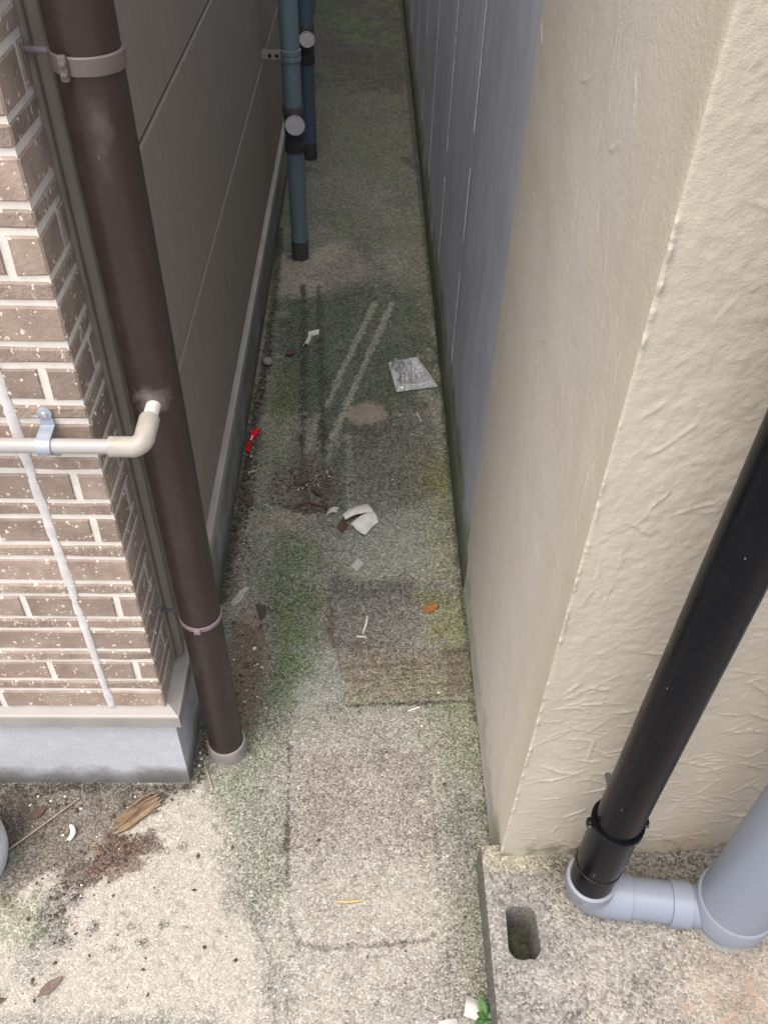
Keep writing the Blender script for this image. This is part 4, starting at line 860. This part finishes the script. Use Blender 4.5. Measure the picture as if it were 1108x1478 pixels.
# ------------------------------------------------------------------ blue-grey pipes in the alley
def blue_pipe(ax, ay, matn, lab, capz):
    t = empty('vent_pipe', (ax, ay, 0), lab, 'pipe', 'blue grey pipes standing along the siding')
    def P(z, dx=0): return (ax-.006*(z-.2)+dx, ay, z)
    G().tube([P(.004), P(.07)], .0305, 36).build('foot_sleeve', 'darkfit', t, True)
    G().tube([P(.0705), P(1.0), P(2.0), P(LH-.3)], .0300, 36).build('pipe', matn, t, True)
    f = G().tube([P(capz-.085), P(capz-.08), P(capz-.055), P(capz-.053), P(capz+.035), P(capz+.037), P(capz+.062), P(capz+.066)], [.032, .0345, .0345, .0322, .0322, .0345, .0345, .032], 36).build('branch_fitting', 'darkfit', t, True)
    d = Vector((.10, -.80, .60)).normalized(); b0 = Vector(P(capz-.025))
    G().tube([b0, b0+d*.052, b0+d*.053, b0+d*.072], [.0295, .0295, .0335, .0335], 36).build('branch', 'darkfit', f, True)
    cp = G().lathe(b0+d*.0705, d, [(0, .0325), (.006, .0325), (.0075, .0312), (.0075, .0282), (.0055, .0278), (.0058, .0)], 36).build('cap', 'cap', f, True)
    r = G().tube([P(.672), P(.673), P(.684), P(.685), P(.690), P(.691), P(.704), P(.705)], [.0305, .0330, .0330, .0312, .0312, .0330, .0330, .0305], 36).build('band', matn, t, True)
    z = .690; x = P(z)[0]; y0 = ay-.012
    br = G().box((-.3190, y0, z-.014), (x-.028, y0+.003, z+.014), .001).build('wall_bracket', 'rusttab', t)
    for k in range(2): G().lathe((x-.042-.022*k, y0-.0006, z-.003), (0, 1, 0), [(0, .0062), (.0008, .0062)], 16).build('slot', 'hole', br)
    return t
blue_pipe(-.2275, 2.93, 'bluepvc', 'lighter blue grey vent pipe with capped branch, bare concrete around its foot', .475)
blue_pipe(-.235, 3.84, 'bluepvc2', 'darker blue vent pipe behind the lighter one, with a small capped branch', .475)

# ------------------------------------------------------------------ black downpipe with grey elbow, and the large grey pipe
kp = empty('downpipe', (.384, .578, PZ), 'glossy black downpipe ending in a grey elbow on the raised paving', 'pipe')
KX, KY = .3795, .577; GX, GY = .610, .546; PC = PZ+.036
G().tube([(KX, KY, .150), (KX+.002, KY, 1.0), (KX+.006, KY, RH-.1)], .0335, 48).build('pipe', 'blackpvc', kp, True)
sl = G().tube([(KX, KY, .145), (KX, KY, .2165), (KX, KY, .2168), (KX, KY, .231), (KX, KY, .2315), (KX, KY, .352), (KX, KY, .354)], [.0350, .0350, .0366, .0366, .0356, .0356, .034], 48).build('coupling', 'blackpvc', kp, True)
cz = .362; cl = ring((KX, KY, cz), .0334, .0388, .013).build('clamp', 'blackpvc', kp, True)
for sx_ in (-1, 1):
    g = G(); g.box((KX+sx_*.0405-.005, KY-.006, cz-.009), (KX+sx_*.0405+.005, KY+.006, cz+.007), .0035)
    e = g.build('lug', 'blackpvc', cl, True)
    G().lathe((KX+sx_*.0415, KY-.0055, cz-.001), (0, -1, 0), [(0, .0035), (.002, .0032), (.0026, .0015)], 16).build('bolt', 'darkfit', cl, True)
G().tube([(KX, KY+.036, cz), (KX, RY+.012, cz)], .004, 12).build('wall_stem', 'darkfit', cl, True)
dv = Vector((GX-KX, GY-KY, 0)).normalized()
pts = []; rs = []
pts += [Vector((KX, KY, .172)), Vector((KX, KY, .171)), Vector((KX, KY, .150)), Vector((KX, KY, .149))]; rs += [.0385, .0402, .0402, .0385]
for k in range(1, 11):
    a = pi/2*k/10; pts.append(Vector((KX, KY, .149))+dv*(.036*(1-cos(a)))+Vector((0, 0, -.033*sin(a)))); rs.append(.0375)
el = G().tube(pts, rs, 44).build('elbow', 'greypvc2', kp, True)
e0 = Vector((KX, KY, PC))
def hp(t, dz=0): return e0+dv*t+Vector((0, 0, dz))
G().tube([hp(.036), hp(.037), hp(.070), hp(.0708)], [.036, .0372, .0372, .0345], 44).build('elbow_socket', 'greypvc', kp, True)
G().tube([hp(.06), hp(.19)], .0335, 44).build('connecting_pipe', 'greypvc', kp, True)
G().tube([hp(.1345), hp(.135), hp(.166), hp(.1665)], [.0345, .0375, .0375, .034], 44).build('tee_socket', 'greypvc', kp, True)
gp = empty('drain_pipe', (GX, GY, PZ), 'thick light grey pipe standing in a tee socket on the raised paving', 'pipe')
G().tube([(GX, GY, .11), (GX+.002, GY, 1.2), (GX+.004, GY, RH-.1)], .0570, 56).build('pipe', 'greypvc', gp, True)
G().lathe((GX, GY, PZ-.012), (0, 0, 1), [(0, .047), (.018, .0475), (.038, .0515), (.050, .0590), (.052, .0615), (.0925, .0618), (.095, .0605), (.0952, .0572), (.08, .0570)], 56).build('tee_body', 'greypvc2', gp, True)
n = 48; vs = []; fs = []
for j in range(n):
    a = 2*pi*j/n
    for r, z in ((.047, PZ+.009), (.0505+random.uniform(-.001, .002), PZ+.004), (.0545+random.uniform(-.002, .004), PZ-.003)): vs.append((GX+r*cos(a), GY+r*sin(a), z))
for j in range(n):
    for k in range(2): fs.append((j*3+k, ((j+1) % n)*3+k, ((j+1) % n)*3+k+1, j*3+k+1))
G().add(vs, fs).build('sealing_mortar', 'stone', gp, True)
nl = empty('nail', (.403, .67, .335), 'bent rusty nail sticking out of the stucco beside the black downpipe', 'nail')
G().tube([(.4075, .675, .325), (.4045, .640, .338)], .0021, 10).build('shank', 'rust', nl, True)
G().lathe((.4045, .640, .338), (-.08, -.93, .35), [(0, .0052), (.0016, .0052), (.002, .004)], 14).build('head', 'rust', nl, True)

# ------------------------------------------------------------------ litter
def leaf_mesh(name, L, W, mat, loc, rz, curl=.2, tilt=0, label=None, cat='leaf', parent=None, n=9, stem=.25):
    vs = []; fs = []
    for i in range(n+1):
        t = i/n; wv = W/2*(sin(pi*min(1, t**.8))**.85)+.0002; x = L*(t-.5)
        for j in (-1, -.5, 0, .5, 1):
            z = curl*wv*(j*j)+curl*L*.35*(2*t-1)**2*.6+.0012*(abs(j) < .1)
            vs.append((x, j*wv, z+.0008))
    for i in range(n):
        for j in range(4): fs.append((i*5+j, i*5+j+1, (i+1)*5+j+1, (i+1)*5+j))
    k = len(vs); vs2 = [(x, y, z-.0007) for x, y, z in vs]; fs2 = [tuple(a+k for a in f[::-1]) for f in fs]
    g = G(); g.add(vs+vs2, fs+fs2)
    rim = [i*5 for i in range(n+1)]; rim2 = [i*5+4 for i in range(n+1)]
    g.f += [(rim[i], rim[i+1], rim[i+1]+k, rim[i]+k) for i in range(n)]+[(rim2[i+1], rim2[i], rim2[i]+k, rim2[i+1]+k) for i in range(n)]
    if stem: g.tube([(-L*.5+.002, 0, curl*L*.2+.001), (-L*.5-L*stem, .002, .0012)], [.0007, .0005], 6)
    o = mk(name, g.v, g.f, mat, parent, True, loc); fix(o); o.data.shade_smooth(); o.rotation_euler = (tilt, 0, rz)
    if label: tag(o, label, cat)
    return o
leaf_mesh('leaf', .040, .020, 'leafo', (.168, 1.270, .003), .5, .35, .15, 'curled orange brown leaf beside the mossy foot of the stucco wall')
leaf_mesh('leaf', .043, .016, 'leafd', (-.494, .472, .002), .75, .3, 0, 'dry grey brown pointed leaf on pale bare concrete')
leaf_mesh('leaf', .035, .013, 'leafb', (-.578, .448, .002), .3, .3, 0, 'small dark leaf on concrete in front of the plastic tub')
leaf_mesh('leaf', .050, .030, 'leafb', (-.222, 2.307, .003), 1.1, .5, .2, 'dark red brown leaf lying by the white shell fragment')
leaf_mesh('leaf', .032, .018, 'leafb', (-.595, .77, .003), .8, .3, .1, 'brown rotting leaf in dirt behind the plastic tub')
for (x, y, rz, lab) in ((-.155, 1.70, .6, 'curled brown leaf scrap at the edge of the dirt heap'), (-.115, 1.66, 2.2, 'reddish leaf scrap in the middle of the dirt heap'), (-.285, 1.62, 1.5, 'brown leaf in the gutter along the foundation')):
    leaf_mesh('leaf', .045, .02, 'leafb', (x, y, .003), rz, .5, .3, lab)

def stick(name, pts, r, mat, label, cat='twig'):
    c = Vector(pts[0]); g = G(); n = len(pts)
    g.tube(pts, [r*(1-.35*abs(2*k/(n-1)-1)) for k in range(n)], 8)
    o = g.build(name, mat, None, True, c); return tag(o, label, cat)
stick('straw', [(-.036, .606, .003), (-.012, .6045, .0045), (.014, .6085, .003)], .0022, 'straw', 'short orange straw on the concrete cover plate')
stick('twig', [(-.665, .668, .002), (-.60, .725, .006), (-.525, .80, .003)], .0019, 'twig', 'long thin dry twig beside the plastic tub')
stick('twig', [(-.300, .872, .002), (-.288, .845, .004), (-.276, .815, .002)], .0024, 'twig', 'pale splinter at the foot of the brown downpipe')
stick('twig', [(-.30, 1.735, .002), (-.275, 1.745, .003)], .0018, 'grit', 'tiny white stick in the gutter below the red wrapper', 'stick')
stick('twig', [(-.245, 1.612, .002), (-.226, 1.600, .003)], .0018, 'grit', 'tiny white stick by the dirt heap, gutter side', 'stick')
stick('twig', [(.010, 1.195, .002), (.018, 1.225, .004), (.020, 1.245, .003)], .0030, 'grit', 'thin white shell sliver on the dark patch', 'sliver')
stick('twig', [(-.004, 1.188, .002), (.018, 1.186, .003)], .0030, 'grit', 'short white sliver below the longer shell sliver', 'sliver')
stick('twig', [(.105, .995, .002), (.13, 1.003, .004)], .0026, 'grit', 'white straw bit lying on the crack beside the brown band', 'stick')
stick('twig', [(-.165, 1.612, .003), (-.13, 1.618, .006), (-.09, 1.605, .004)], .0035, 'leafb', 'dark twig along the lower edge of the dirt heap')
stick('twig', [(.165, 2.005, .003), (.175, 1.965, .003)], .0020, 'grit', 'tiny white stick below the clear plastic bag', 'stick')

# splintered plank
def plank(name, L, W, T, mat, loc, rz, label, seed):
    r = random.Random(seed); nx, ny = 16, 9; vs = []; fs = []
    ends = [(r.uniform(0, .16), r.uniform(0, .22)) for _ in range(ny)]
    gr = [r.uniform(-1, 1) for _ in range(ny)]
    for lay in (1, 0):
        for i in range(nx+1):
            t = i/nx
            for j in range(ny):
                a, b = ends[j]; x = -L/2+L*(a+(1-a-b)*t); y = W*(j/(ny-1)-.5)*(.75+.25*sin(pi*t))+.002*sin(t*7+seed)
                z = (T*(.65+.35*gr[j])*(.7+.3*sin(pi*t))+r.uniform(-.0008, .0008)) if lay else .0006
                vs.append((x, y, z))
    k = (nx+1)*ny
    for i in range(nx):
        for j in range(ny-1):
            a = i*ny+j; fs.append((a, a+1, a+ny+1, a+ny)); fs.append((k+a, k+a+ny, k+a+ny+1, k+a+1))
    for i in range(nx): fs += [(i*ny, (i+1)*ny, k+(i+1)*ny, k+i*ny), (i*ny+ny-1, k+i*ny+ny-1, k+(i+1)*ny+ny-1, (i+1)*ny+ny-1)]
    for j in range(ny-1): fs += [(j, k+j, k+j+1, j+1), (nx*ny+j, nx*ny+j+1, k+nx*ny+j+1, k+nx*ny+j)]
    g = G().add(vs, fs)
    for _ in range(6):
        y = r.uniform(-W/2, W/2); x0 = r.uniform(-L*.45, 0); ln_ = r.uniform(L*.3, L*.6); z = T*r.uniform(.3, 1.0)
        g.tube([(x0, y, z), (x0+ln_*.5, y+r.uniform(-.003, .003), z+.002), (x0+ln_, y+r.uniform(-.004, .004), z)], [.0006, .0014, .0005], 6)
    o = mk(name, g.v, g.f, mat, None, False, loc); fix(o); o.rotation_euler = (0, 0, rz); return tag(o, label, 'wood')
plank('wood_scrap', .108, .034, .013, 'wood', (-.410, .770, .001), .70, 'splintered tan piece of rotten wood in front of the grey foundation', 3)
plank('wood_scrap', .030, .010, .005, 'wood', (-.470, .700, .001), -.5, 'tiny brown wood chip beside the splintered plank', 5)
plank('wood_splinter', .070, .013, .006, 'greywood', (-.275, 1.302, .001), 1.05, 'grey weathered wood splinter beside the brown downpipe', 9)

def pebble(name, r3, mat, loc, label, cat, seed, sub=2, parent=None, sharp=.25):
    bm = bmesh.new(); bmesh.ops.create_icosphere(bm, subdivisions=sub, radius=1); rr_ = random.Random(seed)
    ax = [Vector((rr_.uniform(-1, 1), rr_.uniform(-1, 1), rr_.uniform(-1, 1))).normalized() for _ in range(6)]
    for v in bm.verts:
        k = 1.0
        for a in ax: k -= sharp*max(0, v.co.dot(a)-.55)
        v.co = Vector((v.co.x*r3[0], v.co.y*r3[1], v.co.z*r3[2]))*k
    bm.verts.index_update(); g = G().add([v.co for v in bm.verts], [[v.index for v in f.verts] for f in bm.faces]); bm.free()
    o = mk(name, g.v, g.f, mat, parent, False, loc); o.rotation_euler = (0, 0, rr_.uniform(0, 3))
    return tag(o, label, cat) if label else o
pebble('stone', (.022, .017, .013), 'stone', (-.290, 2.245, .010), 'grey stone lying in the gutter against the foundation', 'stone', 4)
pebble('stone', (.006, .005, .004), 'grit', (-.228, 1.152, .003), 'small white pebble in brown soil behind the downpipe', 'stone', 8)
# dark triangular chip
o = G().extr([(-.238, 1.278, .001), (-.212, 1.272, .001), (-.213, 1.245, .001), (-.222, 1.232, .001)], (0, 0, .004)).build('slate_chip', 'chip', None, False, (-.225, 1.255, 0)); tag(o, 'dark triangular chip beside the grey splinter', 'chip')
# grey card
o = G().extr([(-.020, 1.398, .002), (-.004, 1.380, .003), (.012, 1.408, .003), (-.003, 1.425, .002)], (0, 0, .0016)).build('card', 'tag', None, False, (-.004, 1.403, 0)); tag(o, 'small blank grey card lying on the mossy concrete', 'card')

# white folded scrap: two overlapping curved bands
def sheet(pts_fn, nu, nv, thick, mat, parent, name, loc=None):
    top = [[Vector(pts_fn(i/nu, j/nv)) for j in range(nv+1)] for i in range(nu+1)]; vs = []; fs = []
    for i in range(nu+1):
        for j in range(nv+1): vs.append(top[i][j])
    for i in range(nu+1):
        for j in range(nv+1):
            a = top[min(i+1, nu)][j]-top[max(i-1, 0)][j]; b = top[i][min(j+1, nv)]-top[i][max(j-1, 0)]; nn = a.cross(b)
            nn = nn.normalized() if nn.length > 1e-12 else Vector((0, 0, 1)); vs.append(top[i][j]-nn*thick)
    k = (nu+1)*(nv+1); ix = lambda i, j: i*(nv+1)+j
    for i in range(nu):
        for j in range(nv):
            fs.append((ix(i, j), ix(i+1, j), ix(i+1, j+1), ix(i, j+1))); fs.append((k+ix(i, j), k+ix(i, j+1), k+ix(i+1, j+1), k+ix(i+1, j)))
    for i in range(nu): fs += [(ix(i, 0), k+ix(i, 0), k+ix(i+1, 0), ix(i+1, 0)), (ix(i, nv), ix(i+1, nv), k+ix(i+1, nv), k+ix(i, nv))]
    for j in range(nv): fs += [(ix(0, j), ix(0, j+1), k+ix(0, j+1), k+ix(0, j)), (ix(nu, j), k+ix(nu, j), k+ix(nu, j+1), ix(nu, j+1))]
    return G().add(vs, fs).build(name, mat, parent, True, loc)
pr = empty('plastic_scrap', (.002, 1.565, 0), 'white curled broken plastic scrap split by a crack on the mossy concrete', 'scrap')
def pl(L, t):
    t = min(.9999, max(0, t))*(len(L)-1); k = int(t); return Vector(L[k]).lerp(Vector(L[k+1]), t-k)
UA, UB, LA, LB = [(-0.0437, 1.5644), (-0.0282, 1.5862), (-0.007, 1.6006), (0.018, 1.6126)], [(-0.0362, 1.542), (-0.0136, 1.5585), (0.0181, 1.5703), (0.0358, 1.5731)], [(-0.022, 1.5274), (0.0005, 1.5512), (0.0216, 1.5666), (0.0375, 1.5706)], [(-0.0062, 1.5184), (0.0148, 1.5004), (0.0305, 1.5286), (0.0463, 1.5462)]
def bandA(u, v): p = pl(UA, u).lerp(pl(UB, u), v); return (p.x, p.y, .005+.019*sin(pi*(.12+.55*v))*(.8+.2*sin(pi*u))-.006*u)
def bandB(u, v): p = pl(LA, u).lerp(pl(LB, u), v); return (p.x, p.y, .004+.018*sin(pi*(.35+.6*v))*(.75+.25*sin(pi*u)))
sheet(bandA, 12, 8, .0022, 'white', pr, 'upper_shell'); sheet(bandB, 12, 8, .0022, 'white', pr, 'lower_shell')
o = sheet(lambda u, v: (-.058+.016*u+.014*v, 1.530+.028*v-.022*u, .003+.005*sin(pi*v)+.003*u), 6, 4, .0012, 'leafb', None, 'bark_scrap', (-.055, 1.53, 0)); tag(o, 'small brown bark strip curled under the white plastic scrap', 'bark')
o = sheet(lambda u, v: (-.085+.026*u+.004*v, 1.572+.02*v+.012*u, .003+.006*sin(pi*u)), 6, 4, .0012, 'greywood', None, 'bark_scrap', (-.08, 1.58, 0)); tag(o, 'small pale bark flake left beside the white plastic scrap', 'bark')
# white shell fragments
o = sheet(lambda u, v: (-.186+.016*u+.010*v, 2.345+.045*v+.008*u, .002+.010*sin(pi*u)), 8, 6, .0015, 'white', None, 'shell_fragment', (-.18, 2.36, 0)); tag(o, 'white curved shell fragment in the dark moss', 'shell')
o = sheet(lambda u, v: (-.172+.034*u, 2.400+.022*v+.016*u, .002+.012*sin(pi*v)), 8, 6, .0015, 'white', None, 'shell_fragment', (-.14, 2.40, 0)); tag(o, 'white flat shell fragment touching the curved one', 'shell')
def sm(a, b, t): t = max(0, min(1, (t-a)/(b-a))); return t*t*(3-2*t)
# red wrapper
rw = empty('wrapper', (-.30, 1.87, 0), 'narrow crumpled red candy wrapper in the gutter', 'wrapper')
def redf(u, v):
    t = v; wd = .011+.012*sm(.55, .95, t)-.004*sm(.3, .5, t)*(1-t)
    return (-.3095+.018*t*t+wd*(u-.5), 1.818+.100*t, .003+.006*abs(sin(4*u+3*t))+.002*sin(9*t))
sheet(redf, 8, 22, .0008, 'redw', rw, 'foil')
sheet(lambda u, v: (-.3065+.004*u+.003*v, 1.862+.020*v, .0105+.001*sin(9*v)), 3, 6, .0006, 'redwhite', rw, 'printed_patch')
# clear plastic bag
cor = [Vector((.086, 2.255)), Vector((.176, 2.290)), Vector((.232, 2.135)), Vector((.108, 2.105))]
def bagf(u, v, top):
    p = cor[0].lerp(cor[1], u).lerp(cor[3].lerp(cor[2], u), v); un = np.array([u*5.2]); vn = np.array([v*5.2])
    f = float(fbm(un, vn, 1.0, 4, 501, .6)[0]); f2 = float(vnoise(un*1.7+3, vn*1.7, 502)[0]); e = min(u, 1-u, v, 1-v); k = min(1, e/.18)
    cr = abs(f-.5)*2*(1-sm(.35, .75, u))*1.3+abs(f2-.5)*.7
    z = (.004+.036*cr*k+.005*k) if top else .002+.003*f2
    return (p.x+.006*(f2-.5)*k, p.y+.006*(f-.5)*k, z)
bg_ = empty('plastic_bag', (.15, 2.19, 0), 'crumpled clear plastic bag lying by the grey wall', 'bag')
sheet(lambda u, v: bagf(u, v, True), 30, 30, .0003, 'bag', bg_, 'upper_film'); sheet(lambda u, v: bagf(u, v, False), 12, 12, .0003, 'bag', bg_, 'lower_film')
g = G()
for a, b in ((0, 1), (1, 2), (2, 3), (3, 0)): g.tube([(*cor[a], .0045), (*((cor[a]+cor[b])/2), .006), (*cor[b], .0045)], .0016, 6)
g.build('sealed_edge', 'bag', bg_, True)
# petal on the twig
o = sheet(lambda u, v: (-.532+.010*u+.006*sin(pi*v), .714+.03*v, .006+.004*sin(pi*u)), 5, 8, .001, 'white', None, 'petal', (-.525, .729, 0)); tag(o, 'small white petal caught on the long twig', 'petal')
# paper scraps and sprout at the kerb foot
o = sheet(lambda u, v: (.176+.022*u+.006*v, .425+.030*v-.01*u, .004+.008*sin(pi*v)+.004*u), 6, 6, .001, 'tag', None, 'paper_scrap', (.19, .44, 0)); tag(o, 'torn white paper scrap behind the sprout at the kerb foot', 'paper')
o = sheet(lambda u, v: (.135+.03*u, .405+.012*v+.004*u, .003+.004*sin(pi*u)), 6, 4, .001, 'tag', None, 'paper_scrap', (.15, .41, 0)); tag(o, 'flat white paper scrap left of the sprout', 'paper')
def sprout(loc, sc_, spec, label):
    t = empty('weed', loc, label, 'plant'); top = []
    for k, (az, L, W, el_, h) in enumerate(spec):
        d = Vector((cos(az), sin(az), 0)); p1 = Vector(loc)+Vector((0, 0, h*sc_))+d*.004*sc_
        G().tube([Vector(loc)+Vector((0, 0, -.002)), Vector(loc)+Vector((0, 0, h*sc_*.6)), p1], [.0014*sc_, .001*sc_, .0008*sc_], 6).build('stem', 'green', t, True)
        o = leaf_mesh('leaf', L*sc_, W*sc_, 'green', (0, 0, 0), 0, .25, 0, None, parent=t, stem=0)
        o.rotation_euler = (0, -el_, az); o.location = (p1-Vector(loc))+d*L*sc_*.48*cos(el_)+Vector((0, 0, L*sc_*.48*sin(el_)))
    return t
sprout((.2105, .418, 0), 1.0, [(1.9, .030, .016, .25, .016), (3.6, .020, .012, .3, .010), (5.2, .022, .013, .2, .012), (.4, .014, .009, .3, .014), (2.9, .016, .009, .5, .02)], 'green sprout with pointed leaves at the foot of the kerb')
sprout((.226, .662, 0), .8, [(1.2, .016, .010, .4, .010), (3.0, .018, .011, .3, .008), (4.6, .014, .009, .3, .008), (5.8, .014, .009, .4, .010)], 'tiny green weed where the stucco corner meets the kerb')
# milky plastic tub at the frame edge
tb = empty('plastic_tub', (-.704, .672, 0), 'milky white round plastic tub with lid beside the twig', 'tub')
G().lathe((-.704, .672, 0), (0, 0, 1), [(0, .070), (.004, .078), (.03, .086), (.055, .088), (.075, .083), (.082, .079)], 56).build('body', 'tub', tb, True)
G().lathe((-.704, .672, .080), (0, 0, 1), [(0, .0805), (.002, .0865), (.012, .0870), (.016, .085), (.018, .078), (.0125, .072), (.012, .0)], 56).build('lid', 'tub', tb, True)

# ------------------------------------------------------------------ crumbs nobody could count
def crumbs(name, mat, zones, smin, smax, label, seed):
    r = random.Random(seed); g = G()
    for pts, wd, n in zones:
        for _ in range(n):
            k = r.randrange(len(pts)-1) if len(pts) > 1 else 0; t = r.random()
            a = Vector(pts[k]); b = Vector(pts[k+1]) if len(pts) > 1 else a
            p = a.lerp(b, t)+Vector((r.gauss(0, wd), r.gauss(0, wd)))
            if p.x < -.315 and p.y > .83: p.x = -.31+r.random()*.01
            if p.x > .235: continue
            if p.x > .205 and p.y < .66: continue
            s = smin+(smax-smin)*r.random()**3; ax_ = r.uniform(0, pi); e = r.uniform(.5, 1); c_, s2 = cos(ax_), sin(ax_)
            pts8 = [(1, 0, 0), (0, e, 0), (-1, 0, 0), (0, -e, 0), (0, 0, .7), (0, 0, -.4)]
            vs = [(p.x+s*(x*c_-y*s2)*r.uniform(.7, 1.2), p.y+s*(x*s2+y*c_)*r.uniform(.7, 1.2), max(-.001, .001+s*.35+z*s*.8)) for x, y, z in pts8]
            g.add(vs, [(0, 1, 4), (1, 2, 4), (2, 3, 4), (3, 0, 4), (1, 0, 5), (2, 1, 5), (3, 2, 5), (0, 3, 5)])
    o = g.build(name, mat); tag(o, label, 'debris', kind='stuff'); return o
gut = [(-.30, 2.2), (-.30, 1.9), (-.295, 1.6), (-.29, 1.35)]
crumbs('soil_crumbs', 'dirt', [(gut, .012, 420), ([(-.20, 1.68), (-.09, 1.72)], .04, 330), ([(-.19, 1.61), (-.08, 1.61)], .012, 90), ([(-.26, 1.25), (-.215, 1.0)], .022, 150), ([(-.45, .68), (-.40, .70)], .025, 120), ([(-.42, .81), (-.35, .81)], .018, 100), ([(-.62, .80), (-.5, .77)], .04, 150), ([(-.53, .66), (-.48, .58)], .03, 90), ([(-.55, .5), (-.2, .55)], .1, 60), ([(-.30, .95), (-.31, .86)], .008, 60), ([(-.15, 2.3), (-.12, 1.8)], .05, 60), ([(0, .9), (.1, .55)], .12, 30)], .0012, .0055, 'dark soil crumbs strewn over the concrete', 3)
crumbs('pale_grit', 'grit', [(gut, .015, 50), ([(-.20, 1.68), (-.09, 1.72)], .04, 60), ([(-.26, 1.2), (-.215, 1.0)], .022, 25), ([(-.46, .70), (-.38, .80)], .035, 55), ([(-.62, .80), (-.5, .77)], .035, 30), ([(-.53, .66), (-.48, .58)], .03, 16), ([(-.30, .95), (-.31, .87)], .008, 18), ([(0, 2.6), (.1, 1.2)], .09, 45), ([(0, 1.1), (.1, .5)], .1, 26), ([(.05, 4.5), (.05, 2.8)], .08, 10)], .001, .0042, 'pale grit bits scattered over the concrete', 4)

# ------------------------------------------------------------------ moss cushions and leaf bits
def tufts(name, mat, zones, smin, smax, label, seed, cat, flat):
    r = random.Random(seed); g = G()
    for pts, wd, n in zones:
        for _ in range(n):
            k = r.randrange(len(pts)-1); p = Vector(pts[k]).lerp(Vector(pts[k+1]), r.random())+Vector((r.gauss(0, wd), r.gauss(0, wd)))
            if p.x > .240 or p.x < -.314 or (p.x > .212 and p.y < .66): continue
            s_2 = smin+(smax-smin)*r.random()**2; a0 = r.uniform(0, 6.28); m_ = 5; z0 = .0008
            ring_ = [(p.x+s_2*cos(a0+6.283*j/m_)*r.uniform(.5, 1.2), p.y+s_2*sin(a0+6.283*j/m_)*r.uniform(.5, 1.2), z0+(r.uniform(0, .5)*s_2 if flat else -.0012)) for j in range(m_)]
            g.add(ring_+[(p.x, p.y, z0+s_2*(.25 if flat else r.uniform(.35, .6)))], [(j, (j+1) % m_, m_) for j in range(m_)]+[tuple(range(m_))[::-1]])
    o = g.build(name, mat, None, not flat); tag(o, label, cat, kind='stuff'); return o
M['moss'] = plain('cushion_moss', (.075, .115, .032), .95, .45, 60, 300, .6)
tufts('moss', 'moss', [([(.238, .72), (.238, 1.3), (.236, 2.2), (.235, 3.4)], .006, 900), ([(.215, .66), (.214, .42)], .004, 120), ([(-.17, 1.3), (-.20, 1.05), (-.22, .93)], .03, 420), ([(-.15, 1.5), (-.17, 1.3)], .03, 180), ([(.20, 1.75), (.21, 1.2)], .03, 260), ([(-.20, 2.6), (-.05, 2.3), (.1, 2.5)], .06, 200)], .0012, .0042, 'green cushion moss along the foot of the walls and in damp concrete', 5, 'moss', False)
tufts('leaf_bits', 'leafd', [([(-.20, 1.69), (-.09, 1.70)], .035, 60), ([(-.19, 1.61), (-.07, 1.62)], .012, 45), ([(-.305, 2.1), (-.30, 1.8), (-.29, 1.4)], .008, 60), ([(-.45, .69), (-.40, .70)], .02, 26), ([(-.42, .81), (-.36, .81)], .014, 22), ([(-.62, .79), (-.52, .76)], .03, 24), ([(-.305, .95), (-.31, .87)], .006, 14)], .003, .0085, 'broken brown leaf bits heaped in the dirt', 6, 'debris', True)
